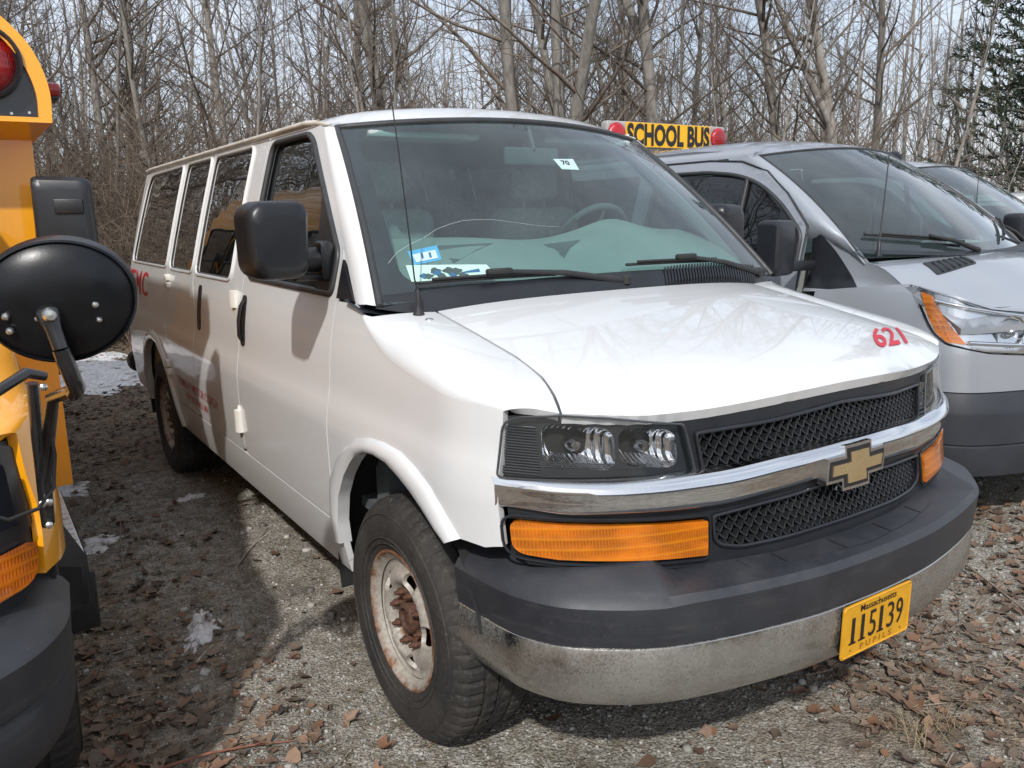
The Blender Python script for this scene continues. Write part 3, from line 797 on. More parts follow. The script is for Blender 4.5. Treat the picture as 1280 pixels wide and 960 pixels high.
# windshield: glass with its printed border, rubber bead, stickers, crack, wipers
WO = [(-1, .0), (-.5, .0), (0, 0), (.5, 0), (1, 0), (1, 1), (.5, 1), (0, 1), (-.5, 1), (-1, 1)]
WI = rpoly([(-.905, .082), (-.48, .048), (0, .034), (.48, .046), (.905, .075), (.925, .952), (.45, .952), (0, .952), (-.45, .952), (-.925, .952)], [.10, 0, 0, 0, .09, .05, 0, 0, 0, .05])
def S_w(off): return lambda s, t: tuple(Vector(S_wind(s, t))+Vector((0, off*.66, -off*.75)))
ws = panel('windshield', WO, S_w(0), 'glass_clear', van, out=(0, -.7, .7), step=.05, flange=0, scale=(.85, .9))
panel('border_print', WO, S_w(.004), 'frit', ws, holes=[WI], out=(0, -.7, .7), step=.05, flange=0, scale=(.85, .9))
m = MB(); m.tube([Vector(S_wind(*p)) for p in resample(WO[4:]+WO[:1], .06, False)], .0125, 8); m.build('windshield_seal', 'seal', ws, 60)
# cowl
m = MB()
def cow(u, v):
    x = -.915+1.83*u; a = Vector((x, (1.056-.05*(1-min(1, (x/.74)**2))) if abs(x) < .74 else 1.056+(abs(x)-.74)*.30, 0)); a.z = hood_z(x, a.y)-.016 if abs(x) < .74 else hood_z(.74, 1.05)-.016+(abs(x)-.74)*.20
    b = Vector(S_wind(max(-1, min(1, x/.905)), .035))+Vector((0, -.004, .006)); p = a.lerp(b, v); p.z += .010*math.sin(v*3.14)
    return p
m.grid(cow, 40, 5); cw = m.build('cowl', 'trim_plastic', van, 60)
for s in (-1, 1):
    m = MB(); m.add([(s*.70, 1.05, 1.288), (s*.80, 1.07, 1.290), (s*.955, 1.13, 1.318), (s*.958, 1.26, 1.345), (s*.86, 1.26, 1.375), (s*.70, 1.16, 1.350)], [[0, 1, 2, 3, 4, 5]]); m.build('cowl_end', 'trim_plastic', cw, 60)
vm = MB()
for k in range(34):                          # louvred intake on the driver's end of the cowl
    x = .22+k*.0165; h = .030*math.sin(min(1, max(0, (k+1)/35))*math.pi)**.5
    p0, p1 = cow((x+.915)/1.83, .12), cow((x+.02+.915)/1.83, .86)
    vm.loft([[p0+Vector((-.004, 0, 0)), p0+Vector((.004, 0, 0)), p0+Vector((.006, .0, .006+h*.7)), p0+Vector((-.002, .0, .006+h*.7))], [p1+Vector((-.004, 0, 0)), p1+Vector((.004, 0, 0)), p1+Vector((.006, 0, .010+h*.5)), p1+Vector((-.002, 0, .010+h*.5))]])
vm.build('air_intake_grille', 'trim_plastic', cw, 30)
def wiper(s0, t0, s1, t1, pv, parent):
    m = MB(); B = [Vector(S_w(-.018)(s0+(s1-s0)*k, t0+(t1-t0)*k)) for k in np.linspace(0, 1, 12)]
    m.tube(B, .006, 6); m.tube([p+Vector((0, -.008, .010)) for p in B[1:-1]], .005, 6)
    mid = B[6]+Vector((0, -.02, .022)); p = Vector(pv)
    m.tube([p, p.lerp(mid, .5)+Vector((0, 0, .012)), mid], [.013, .010, .007], 8)
    m.box(mid-Vector((.05, .012, .010)), mid+Vector((.05, .012, .010)), .008)
    m.lathe([(-.01, .02), (.015, .02), (.022, .012), (.022, 0)], 12, 'Z').xf(Matrix.Translation(p), len(m.v)-48)
    m.build('wiper', 'rubber', parent, 40)
wiper(-.86, .060, -.30, .036, (.03, 1.03, 1.362), van)
wiper(.06, .058, .66, .062, (.82, 1.085, 1.345), van)
def ws_decal(name, poly, mat, parent, off=.0, flange=0): return panel(name, poly, S_w(-.0015-off), mat, parent, out=(0, -.7, .7), step=.05, flange=flange, scale=(.85, .9))
M['mirror_plastic'] = simple('mirror_plastic', (.008, .009, .011), .33, var=.15, vs=8, bump=.08, bs=400)
M['gold'] = simple('gold_emblem', (.80, .64, .36), .26, metal=.9, var=.06, vs=12)
M['plate_ink'] = flat_print('plate_ink', (.30, .12, .01)); M['crack'] = flat_print('crack', (.52, .58, .58)); M['red_vinyl_worn'] = flat_print('red_vinyl_worn', (.42, .04, .04))
# ---------------------------------------------------------------- front end of the white van
FO = [(-.916, .79), (-.922, .97), (-.902, 1.122), (-.81, 1.130), (-.70, 1.118), (-.5, 1.108), (-.25, 1.118), (0, 1.124), (.25, 1.118), (.5, 1.108), (.70, 1.118), (.81, 1.130), (.902, 1.122), (.922, .97), (.916, .79), (.89, .757), (.78, .742), (.63, .730), (.465, .715), (.2, .712), (0, .712), (-.2, .712), (-.465, .715), (-.63, .730), (-.78, .742), (-.89, .757)]
fas = panel('grille_surround', FO, S_front(.016), 'trim_plastic', van, holes=[inset(lamp_outline(-1), -.004), inset(lamp_outline(1), -.004)[::-1], UPG, LOG, inset(amber_outline(-1), -.002), inset(amber_outline(1), -.002)[::-1]], out=(0, -1, 0), step=.035, flange=.03)
for poly, nm in ((UPG, 'grille_mesh'), (LOG, 'grille_mesh')):
    g_ = mesh_screen(nm, poly, fas, .026)
    m = MB(); m.tube(strip_on(S_front(.010), poly, .01, (0, -1, 0), step=.04), .0055, 6, cap=False); m.build('grille_edge', 'trim_plastic', fas, 50)
m = MB(); m.grid(lambda u, v: (-.86+1.72*u, Fy(-.86+1.72*u, .9)+.10, .66+.46*v), 20, 2); m.build('radiator_shroud', 'dark', van, 60)
for s in (-1, 1):
    ribbed_lamp(van, s)
    al = panel('turn_signal', amber_outline(s), S_front(-.004), 'amber', van, out=(0, -1, 0), step=.04, flange=.02)
    m = MB(); m.tube(strip_on(S_front(.004), inset(amber_outline(s), -.012), .01, (0, -1, 0), step=.04), .004, 6, cap=False); m.build('signal_bezel', 'trim_plastic', al, 50)
# chrome bar across the grille
BT = PC([0, .25, .45, .69, .87, .96], [.984, .978, .964, .963, .970, .974]); BB = PC([0, .25, .45, .57, .69, .8, .92, .96], [.897, .886, .869, .874, .880, .883, .901, .904])
m = MB(); rings = []
for x in np.linspace(-.947, .947, 81):
    a, b = BT(abs(x)), BB(abs(x)); r = []
    for t, o in ((0, .02), (0, -.004), (.06, -.016), (.20, -.026), (.30, -.028), (.38, -.022), (.62, -.018), (.88, -.012), (.97, -.004), (1, .004), (1, .02)):
        z = a+(b-a)*t; r.append((x, Fy(x, z, o if o > 0 else o*min(1, .25+(.947-abs(x))*8)), z))
    rings.append(r)
m.loft(rings, closed=False, cap=False); bar = m.build('grille_bar', 'chrome', van, 50)
# emblem
def bow(k, kz=None):
    kz = kz or k; w, c, h, q = .132*k, .056*k, .060*kz, .033*kz
    w = .056+(.132-.056)*1.0*1 if False else w
    return [(-w-.000, -q), (-c-.012, -q), (-c-.012, -h), (c-.006, -h), (c-.006, -q), (w-.014, -q), (w+.008, q), (c+.012, q), (c+.012, h), (-c+.006, h), (-c+.006, q), (-w+.014, q)]
def bow_in(d): return inset(bow(1.), d)
SE = lambda off: (lambda x, z: (x, Fy(x, z+.918, off), z+.918))
em = panel('emblem', bow(1.), SE(-.034), 'chrome', van, out=(0, -1, 0), step=.03, flange=.03)
panel('emblem_field', bow_in(.008), SE(-.0352), 'letter_black', em, out=(0, -1, 0), step=.03, flange=.001)
panel('emblem_face', bow_in(.019), SE(-.0385), 'gold', em, out=(0, -1, 0), step=.02, flange=.004)
# bumper, plate, apron
bump_o = bumper(van, 'bumper_plastic', 'bumper_chrome')
PY = -.060
pl = panel('license_plate', rpoly([(-.153, .434), (.153, .434), (.153, .586), (-.153, .586)], .014), lambda x, z: (x-.018, PY-.02*(z-.5), z), 'plate_yellow', van, out=(0, -1, 0), step=.05, flange=.003)
m = MB(); m.tube([(p[0]-.018, PY-.02*(p[1]-.5), p[1]) for p in [*rpoly([(-.149, .438), (.149, .438), (.149, .582), (-.149, .582)], .012)]+[(-.149, .51)]][:-1], .0022, 6); m.build('plate_rim', 'plate_yellow', pl, 60)
m = MB(); m.box((-.145, PY+.004, .44), (.145, -.02, .58), .004); m.build('plate_bracket', 'black_plastic', van)
fnp = lambda x0, z0, sl=0.: (lambda u, v, d: (x0-.018+u+sl*v, PY-.02*(z0+v-.5)-.0012-d, z0+v))
for k_, ch in enumerate('115139'):
    x_ = -.122+.0412*k_; one = ch == '1'
    text('plate_number', ch, 'letter_black', pl, fnp(x_+(.008 if one else .002), .472), .075, .0125 if one else .030, -.004, .0012)
    if one: panel('number_serif', [(x_, .472), (x_+.028, .472), (x_+.028, .477), (x_, .477)], lambda x, z: (x-.018, PY-.02*(z-.5)-.0024, z), 'letter_black', pl, out=(0, -1, 0), flange=.001)
text('plate_state', 'Massachusetts', 'letter_black', pl, fnp(-.080, .557), .019, .160, .002, .0006)
text('plate_class', 'PUPILS', 'plate_ink', pl, fnp(-.070, .446), .017, .14, .0, .0006, 1.6)
for x_ in (-.112, .112): panel('plate_dot', [(x_-.003, .451), (x_+.003, .451), (x_+.003, .457), (x_-.003, .457)], lambda x, z: (x-.018, PY-.02*(z-.5)-.001, z), 'plate_ink', pl, out=(0, -1, 0), flange=0)
m = MB(); C = bumper_ring(-.06); m.loft([[(p[0]*.97, p[1]+.03+o, z) for p in C[30:-30]] for z, o in ((.44, 0), (.385, .02), (.36, .05))], closed=False, cap=False); m.build('air_dam', 'dark', van, 50)
m = MB(); m.loft([[(x, .02+.25*(x-.05)**2+o, z) for x in np.linspace(-.20, -.02, 8)] for z, o in ((.415, -.002), (.37, .012), (.362, .02))], closed=False, cap=False); m.build('tow_flap', 'black_plastic', van, 50)
# underbody
m = MB(); m.box((-.80, .42, .42), (.80, 5.35, .50), .02); m.box((-.93, 1.42, .40), (.93, 3.86, .52), .02); m.box((-.42, .5, .26), (-.30, 5.2, .42), .01); m.box((.30, .5, .26), (.42, 5.2, .42), .01)
m.tube([(-.9, .936, .375), (.9, .936, .375)], .04, 10); m.tube([(-.9, 4.36, .375), (.9, 4.36, .375)], .06, 10); m.lathe([(-.16, .02), (-.13, .12), (0, .16), (.13, .12), (.16, .02)], 16, 'X').xf(Matrix.Translation(Vector((0, 4.36, .375))), len(m.v)-80)
m.box((-.72, .45, .50), (.72, 1.30, 1.0), .03)
m.build('chassis', 'dark', van, 40)
for s in (-1, 1):                                              # wheel housings
    for (yc, zc, r, x0) in ((.935, .42, .50, .62), (4.39, .42, .50, .62)):
        m = MB(); m.loft([[(s*x, yc+r*math.cos(a), zc+r*math.sin(a)) for a in np.linspace(-.25, math.pi+(.25 if yc > 2 else -.24), 22)] for x in (x0, .972 if yc > 2 else .965)], closed=False, cap=False)
        m.add([(s*x0, yc+r*math.cos(a), zc+r*math.sin(a)) for a in np.linspace(-.25, math.pi+(.25 if yc > 2 else -.24), 22)], [list(range(22))])
        m.build('wheel_housing', 'dark', van, 60)
wheel(van, -1, .930, rz=R(0)); wheel(van, -1, 4.355, dish=.1); wheel(van, 1, .930); wheel(van, 1, 4.355)
# mirrors
def van_mirror(s, door, c, w, turn):
    m = MB(); rings = []; c = Vector(c)
    for t, sc in ((0, .62), (.02, .84), (.10, .955), (.30, 1.0), (.75, 1.), (1., .97)):
        r = []
        for x, z in rpoly([(-w, -.120), (w*.9, -.118), (w, .100), (w*.75, .126), (-w*.72, .124), (-w*1.03, .090)], [.06, .045, .04, .04, .05, .05], 6):
            p = Vector((-s*x*sc, -.085+.17*t+(.055*(x+w) if t < .5 else 0), z*sc)); r.append(c+Matrix.Rotation(turn, 3, 'Z') @ p)
        rings.append(r)
    m.loft(rings); o = m.build('side_mirror', 'mirror_plastic', door, 40)
    m = MB(); A = c+Vector((-s*(w-.03), .04, -.067)); B = Vector((s*.950, max(1.475, c.y+.06), 1.468))
    m.loft([[q+Vector((.0, .036*math.cos(a), .044*math.sin(a)*k)) for a in np.linspace(0, 2*math.pi, 16, endpoint=False)] for q, k in ((A, .9), (A.lerp(B, .5), .9), (B, 1.0), (B+Vector((-s*.05, .0, 0)), 1.2))])
    m.build('mirror_arm', 'mirror_plastic', door, 40)
    m = MB(); m.tube([A+Vector((0, -.01, -.052)), Vector((s*.93, B.y-.01, 1.408))], .013, 8); m.build('mirror_strut', 'mirror_plastic', door, 40)
    m = MB(); m.box(Vector((min(s*.962, s*.905), B.y-.045, 1.395)), Vector((max(s*.962, s*.905), B.y+.045, 1.53)), .02); m.build('mirror_foot', 'mirror_plastic', door, 40)
for o in [c for c in van.children if c.name.startswith('front_door')]:
    near = o.data.vertices[0].co.x < 0
    van_mirror(-1 if near else 1, o, (-1.130, 1.375, 1.535) if near else (1.105, 1.58, 1.512), .098, 0 if near else .25)
# interior
m = MB(); m.box((-.88, 1.25, .60), (.88, 5.35, .64)); m.box((-.86, 1.2, .60), (.86, 1.30, 1.10)); m.build('cabin_floor', 'interior_dark', van)
def dash(u, v):
    x = -.86+1.72*u
    w = Vector(S_wind(x/.905, .03)); a = Vector((x, w.y+.012, w.z-.012)); b = Vector((x, 1.60-.04*(1-(x/.9)**2)+.02*math.sin(u*9), 1.525+.055*math.exp(-((x-.42)/.20)**2)-.02*math.exp(-((x+.05)/.2)**2)))
    t = min(1, v/.75); p = a.lerp(b, t); p.z += .030*math.sin(t*3.14159)*(1 if t > .3 else t/.3)
    if v > .75: p = b+Vector((0, .06*(v-.75)/.25, -.40*((v-.75)/.25)))
    return p
m = MB(); m.grid(dash, 30, 12); ds = m.build('dashboard', 'dash_vinyl', van, 50)
m = MB()
for (x0, x1) in ((-.55, -.35), (-.1, .05)):
    P = [dash((x+.86)/1.72, v)+Vector((0, 0, .003)) for x, v in ((x0, .25), (x0+.02, .5), (x1+.06, .52), (x1-.05, .40))]; m.add(P, [[0, 1, 2, 3]])
m.build('dash_dark_patch', 'interior_dark', ds, 50)  # two flat dark shapes laid on the dash top
m = MB(); cs = Vector((.43, 1.73, 1.47)); ax = Vector((0, .86, .5)).normalized()
e1 = Vector((1, 0, 0)); e2 = ax.cross(e1)
m.tube([cs+(e1*math.cos(a)+e2*math.sin(a))*.19 for a in np.linspace(0, 2*math.pi, 40)], .016, 8, cap=False)
for a in (.3, math.pi-.3, -math.pi/2): m.tube([cs+ax*-.03, cs+(e1*math.cos(a)+e2*math.sin(a))*.185], .013, 6)
m.tube([cs+ax*-.02, cs-ax*.35], .035, 10); m.build('steering_wheel', 'interior_dark', van, 50)
def seat(x, y, w, head=True, n=1):
    m = MB(); m.box((x-w/2, y-.25, 1.02), (x+w/2, y+.28, 1.18), .05, 3)
    m.box((x-w/2, y+.20, 1.12), (x+w/2, y+.34, 1.64 if head else 1.70), .06, 3)
    m.box((x-w*.4, y-.2, .66), (x+w*.4, y+.2, 1.03), .01)
    o = m.build('seat', 'seat_cloth', van, 40)
    if head:
        m = MB(); m.box((x-.13, y+.22, 1.67), (x+.13, y+.32, 1.84), .045, 3); m.tube([(x-.06, y+.27, 1.60), (x-.06, y+.27, 1.70)], .008, 6); m.tube([(x+.06, y+.27, 1.60), (x+.06, y+.27, 1.70)], .008, 6); m.build('headrest', 'seat_cloth', o, 40)
seat(-.44, 1.82, .50); seat(.46, 1.95, .50)
for y in (2.95, 3.72, 4.48):
    for x in ((-.30, .20, .62) if y < 4 else (-.58, -.05, .48)): seat(x, y, .46, False)
m = MB(); m.box((-.11, 1.585, 1.80), (.15, 1.615, 1.87), .012); m.tube([(.02, 1.58, 1.86), (.02, 1.62, 1.95)], .008, 6); m.build('rear_view_mirror', 'interior_dark', van, 40)
for s in (-1, 1):
    m = MB(); m.box((s*.40-.24, 1.70, 1.90), (s*.40+.24, 1.88, 1.925), .01); m.build('sun_visor', 'headliner', van, 40)
    m = MB(); m.loft([[Vector(S_wind(s*q, t))+Vector((0, .03, -.03)) for q in (.985, .93)]+[Vector(S_wind(s*.95, t))+Vector((0, .12, -.03))] for t in np.linspace(.02, .98, 8)]); m.build('pillar_trim', 'headliner', van, 50)
# windscreen stickers, parking card, crack
def st(px, w, h, sk=0., ro=0.): return [(px[0]+a*w/2+b*sk+ro*b, px[1]+b*h/2-ro*a) for a, b in ((-1, -1), (1, -1), (1, 1), (-1, 1))]
M['paper_mint'] = flat_print('paper_mint', (.42, .62, .54)); M['sticker_blue'] = flat_print('sticker_blue', (.07, .30, .50)); M['sticker_white'] = flat_print('sticker_white', (.42, .55, .56)); M['card_ink'] = flat_print('card_ink', (.05, .08, .08)); M['ink_blue'] = flat_print('ink_blue', (.03, .12, .24))
STK = [(-.905, .1), (-.905, .1)]
def fW(s0, t0, off=.0022): return lambda u, v, d: S_w(-off)(s0+u, t0+v)
s1 = ws_decal('inspection_sticker', [(-.848, .158), (-.736, .171), (-.738, .242), (-.859, .225)], 'sticker_blue', ws, flange=0)
panel('sticker_field', [(-.836, .170), (-.748, .180), (-.750, .220), (-.845, .207)], S_w(-.0024), 'sticker_white', s1, out=(0, -.7, .7), step=.05, flange=0, scale=(.85, .9))
text('sticker_number', '11', 'ink_blue', s1, fW(-.812, .184, .003), .026, .040, .02)
s2 = ws_decal('parking_card', [(-.871, .085), (-.530, .060), (-.565, .128), (-.878, .162)], 'paper_mint', ws, flange=0)
rr_ = random.Random(4)
for k in range(9):
    c = (-.815+.017*k+rr_.uniform(-.008, .008), .116-.002*k+rr_.uniform(-.016, .016)); q = rr_.uniform(.009, .015)
    panel('card_print', [(c[0]+q*1.5*math.cos(a)*(1+.25*math.sin(3*a+k)), c[1]+q*math.sin(a)*(1+.2*math.cos(4*a))) for a in np.linspace(0, 6.283, 18, endpoint=False)], S_w(-.0025-.0002*k), 'card_ink' if k % 3 else 'ink_blue', s2, out=(0, -.7, .7), step=.05, flange=0, scale=(.85, .9))
panel('card_print', [(-.67, .098), (-.60, .096), (-.60, .112), (-.67, .104)], S_w(-.0024), 'ink_blue', s2, out=(0, -.7, .7), flange=0, scale=(.85, .9))
s3 = ws_decal('registration_sticker', [(.036, .644), (.146, .642), (.158, .721), (.025, .715)], 'sticker_white', ws, flange=0)
panel('sticker_band', [(.040, .648), (.142, .646), (.143, .664), (.040, .665)], S_w(-.0024), 'paper_mint', s3, out=(0, -.7, .7), flange=0, scale=(.85, .9))
text('sticker_number', '70', 'letter_black', s3, fW(.062, .675, .003), .030, .050, .02)
m = MB(); CR = [(-.94, .18), (-.90, .225), (-.85, .255), (-.78, .285), (-.72, .322), (-.665, .341), (-.60, .356), (-.55, .357), (-.46, .350), (-.38, .331), (-.27, .305), (-.16, .292)]
m.tube([Vector(S_w(-.0008)(*p)) for p in resample(CR, .03, False)], list(np.linspace(.0007, .0003, len(resample(CR, .03, False)))), 4); m.build('glass_crack', 'crack', ws, 60)
# painted lettering
fh = lambda u, v, d: (lambda x, y: (x, y, hood_z(x, y)+.003))(.36+u+1.18*v, .235+1.0*v+.16*u)
text('fleet_number', '621', 'red_vinyl', hood, fh, .155, .225, .020, cuts=5)
qp_ = [c for c in van.children if c.name.startswith('rear_quarter_panel')]
for s, qn in ((-1, [q for q in qp_ if q.data.vertices[0].co.x < 0][0]), (1, [q for q in qp_ if q.data.vertices[0].co.x > 0][0])):
    if s < 0:
        text('side_lettering', 'TMC', 'red_vinyl', qn, lambda u, v, d: (lambda y, z: (-(side_x(y, z)+.0015), y, z))(5.24-u, 1.128+v), .16, .65, .01)
sd_ = [c for c in van.children if c.name.startswith('side_door') and c.data.vertices[0].co.x < 0]
def fs_(y0, z0): return lambda u, v, d: (lambda y, z: (-(side_x(y, z)+.0018), y, z))(y0-u, z0+v)
text('side_lettering', 'TREMBLAY MOTOR COACH', 'red_vinyl_worn', sd_[0], fs_(3.77, .690), .048, .89, .004)
text('side_lettering', 'NEW BEDFORD, MA', 'red_vinyl_worn', sd_[0], fs_(3.60, .622), .043, .50, .004)
M['lens_dark'] = M['frit']; M['navy_black'] = simple('navy_black', (.010, .014, .022), .30, var=.25, vs=8, coat=.6); M['mirror_back'] = simple('mirror_back', (.006, .007, .009), .30, var=.35, vs=18, bump=.03, bs=200, spec=.35)
M['black_gloss'] = simple('black_gloss', (.014, .014, .015), .28, var=.3, vs=20, coat=.4)
M['glass_dark_solid'] = simple('glass_dark_solid', (.012, .014, .015), .03, var=.1, coat=1)
# ================================================================ the yellow school bus at the left (cutaway cab, its own axes)
bus = empty('school_bus', (-2.827, .50, 0))
tag(bus, 'yellow school bus with oval black mirror beside the white van', 'bus')
Wp = lambda x, y, z: Vector((x+2.827, y-.50, z))                # world -> bus axes
lampb = lambda s: rpoly([(s*.918, 1.125), (s*.52, 1.09), (s*.505, .90), (s*.930, .905)], [.06, .05, .03, .04])
amb_b = lambda s: rpoly([(s*.930, .888), (s*.52, .856), (s*.525, .755), (s*.922, .800)], [.015, .01, .01, .04])
for s in (-1, 1):
    SF = S_fender(s)
    o = [(1.36, fend_q(1.37, .43)), (1.36, 1.0), (1.20, 1.0), (1.165, 1.12), (1.11, 1.40), (1.075, 1.75), (1.05, 2.0)]+[(y, 2.0) for y in (.9, .75, .6, .5, .42, .36, .325, .300)]
    o += [(.320, 1.7), (.352, 1.35), (.385, 1.0), (.383, fend_q(.38, .97)), (.370, fend_q(.37, .80)), (.475, fend_q(.47, .79))]+[(y, fend_q(y, z)) for y, z in ARC_IN[::-1][1:]]+[(1.337, fend_q(1.33, .43))]
    panel('fender', o, SF, 'yellow_paint', bus, out=(s*.8, 0, .6), step=.05, flange=.022)
    lb = panel('headlight', lampb(s), S_front(.020), 'lamp_bezel', bus, out=(0, -1, 0), step=.05, flange=.03)
    panel('lens', inset(lampb(s), .035), S_front(-.004), 'lens_dark', lb, out=(0, -1, 0), step=.05, flange=.02)
    panel('turn_signal', amb_b(s), S_front(-.006), 'amber_dark', bus, out=(0, -1, 0), step=.05, flange=.02)
    fd = panel('front_door', rpoly([(1.372, .572), (1.372, 1.49), (1.85, 1.92), (1.95, 1.92), (1.95, .572)], .04), S_side(s), 'yellow_paint', bus, holes=[rpoly([(1.42, 1.36), (1.42, 1.48), (1.86, 1.88), (1.91, 1.88), (1.91, 1.36)], .03)], out=(s, 0, 0))
    panel('window_glass', [(1.41, 1.35), (1.41, 1.49), (1.86, 1.89), (1.92, 1.89), (1.92, 1.35)], S_side(s), 'glass_dark', fd, out=(s, 0, 0), lift=-.01, flange=0)
    m = MB(); rings = []
    for t in np.linspace(0, 1, 12):
        w = Vector(S_wind(s, t)); y = pillar_y(min(w.z, 1.953)); e = Vector((s*side_x(y, w.z), y, w.z)); e2 = Vector((s*side_x(y+.05, w.z), y+.05, w.z)); rings.append([w+Vector((0, .01, 0)), w, (w+e)/2+Vector((s*.01, -.012, 0)), e, e2])
    m.loft(rings, cap=False, closed=False); m.build('windshield_pillar', 'yellow_paint', bus, 50)
panel('hood', [(float(x), ylip(float(x))) for x in np.linspace(-.808, .808, 35)]+[(XSEAM(y)-.006, y) for y in ys[1:]]+[(.73, 1.045), (0, 1.0), (-.73, 1.045)]+[(-XSEAM(y)+.006, y) for y in ys[:0:-1]], S_hood, 'yellow_paint', bus, out=(0, -.2, 1), step=.06, flange=.028)
panel('grille_surround', FO, S_front(.030), 'trim_plastic', bus, out=(0, -1, 0), step=.06, flange=.03)
m = MB()
for k in range(5): m.tube([Vector((x, Fy(x, .80+k*.065, .016), .80+k*.065)) for x in np.linspace(-.46, .46, 12)], .012, 6)
m.build('grille_bar', 'black_plastic', bus, 50)
bumper(bus, 'bumper_plastic', 'bumper_plastic', False, .020)
wsb = panel('windshield', WO, S_w(0), 'glass_dark', bus, out=(0, -.7, .7), step=.1, flange=0, scale=(.85, .9))
m = MB(); m.grid(cow, 20, 3); m.build('cowl', 'trim_plastic', bus, 60)
m = MB(); m.box((-.8, .42, .42), (.8, 6.6, .55), .02); m.box((-.86, 1.2, .5), (.86, 1.95, 1.3), .02); m.tube([(-.9, .936, .375), (.9, .936, .375)], .04, 10); m.build('chassis', 'dark', bus, 40)
for s in (-1, 1):
    m = MB(); m.loft([[(s*x, .935+.5*math.cos(a), .42+.5*math.sin(a)) for a in np.linspace(-.25, math.pi-.24, 16)] for x in (.62, .965)], closed=False, cap=False); m.build('wheel_housing', 'dark', bus, 60)
wheel(bus, 1, .93, lugs=False); wheel(bus, -1, .93, lugs=False); wheel(bus, 1, 4.9, lugs=False, x=1.12); wheel(bus, -1, 4.9, lugs=False, x=1.12)
# passenger body
def bsec(y0, zb=.56, w=1.133, zt=2.72):
    return [(-w, y0, zb), (-w, y0, 1.2), (-w-.01, y0, 1.9), (-w*.985, y0, 2.15), (-w*.93, y0, 2.38), (-w*.80, y0, 2.56), (-w*.55, y0, 2.67), (0, y0, zt), (w*.55, y0, 2.67), (w*.80, y0, 2.56), (w*.93, y0, 2.38), (w*.985, y0, 2.15), (w+.01, y0, 1.9), (w, y0, 1.2), (w, y0, zb)]
m = MB(); m.loft([bsec(y) for y in (1.95, 2.0, 3.5, 6.55, 6.62)], cap=True, closed=True); bb = m.build('body', 'yellow_paint', bus, 30)
for s in (-1, 1):
    for k in range(5):
        y0 = 2.25+k*.84; S = lambda y, z: (s*1.146, y, z)
        w = panel('window', rpoly([(y0, 1.36), (y0, 1.98), (y0+.72, 1.98), (y0+.72, 1.36)], .05), S, 'glass_dark_solid', bb, out=(s, 0, 0), step=.2, lift=.004, flange=.01)
        m = MB(); m.tube([(s*1.153, y0, 1.66), (s*1.153, y0+.72, 1.66)], .010, 6); m.tube(strip_on(S, rpoly([(y0, 1.36), (y0, 1.98), (y0+.72, 1.98), (y0+.72, 1.36)], .05), .01, (s, 0, 0), .006), .011, 6, cap=False); m.build('window_frame', 'black_plastic', w, 50)
    for z in (.72, 1.02, 1.24):
        m = MB(); m.tube([(s*1.142, 2.0, z), (s*1.142, 6.6, z)], .016, 6); m.build('rub_rail', 'black_plastic', bb, 50)
# roof cap with its black board, red warning lamps, side marker
CAPR = [(1.238, 1.955), (1.246, 2.073), (1.206, 2.203), (1.122, 2.300), (1.00, 2.385), (.84, 2.47), (.60, 2.56), (.3, 2.62), (0, 2.64)]
CAPR = [(x*.9655, z) for x, z in CAPR]
capo = CAPR+[(-x, z) for x, z in CAPR[::-1][1:]]
capb = [(x*k, z) for (x, z), k in zip([(1.196, 1.972), (1.200, 2.06), (1.166, 2.160), (1.090, 2.256), (.965, 2.345), (.81, 2.425), (.58, 2.51), (.29, 2.565), (0, 2.58)], [.9655]*9)]; capb = capb+[(-x, z) for x, z in capb[::-1][1:]]
def chaikin(P, k=2):
    for _ in range(k):
        Q = [P[0]]
        for a, b in zip(P[:-1], P[1:]): Q += [(a[0]*.75+b[0]*.25, a[1]*.75+b[1]*.25), (a[0]*.25+b[0]*.75, a[1]*.25+b[1]*.75)]
        P = Q+[P[-1]]
    return P
capo, capb = chaikin(capo), chaikin(capb)
m = MB(); m.loft([[(x, 1.70+dy+.10*(abs(x)/1.24)**2*0, z) for x, z in pts] for pts, dy in ((capb, .035), (capb, .0), (capo, .0), (capo, .02), (capo, .30), ([(p[0], p[2]) for p in bsec(0)[::-1]][0:0] or [(x*.955, 1.93+(z-1.93)*1.0) for x, z in capo], .42))], cap=False)
cap = m.build('roof_cap', 'yellow_paint', bus, 35)
m = MB(); m.add([(x, 1.734, z) for x, z in capb], [list(range(len(capb)))]); m.build('lamp_board', 'navy_black', cap, 50)
m = MB(); m.add([(x, y, z) for x, y, z in ((-1.195, 1.705, 1.955), (1.195, 1.705, 1.955), (1.147, 2.0, 1.905), (-1.147, 2.0, 1.905))], [[0, 1, 2, 3]]); m.add([(x, y, z) for x, y, z in ((1.195, 1.70, 1.955), (1.195, 2.1, 1.955), (1.147, 2.0, 1.905))], [[0, 1, 2]]); m.build('cap_underside', 'yellow_paint', cap, 30)
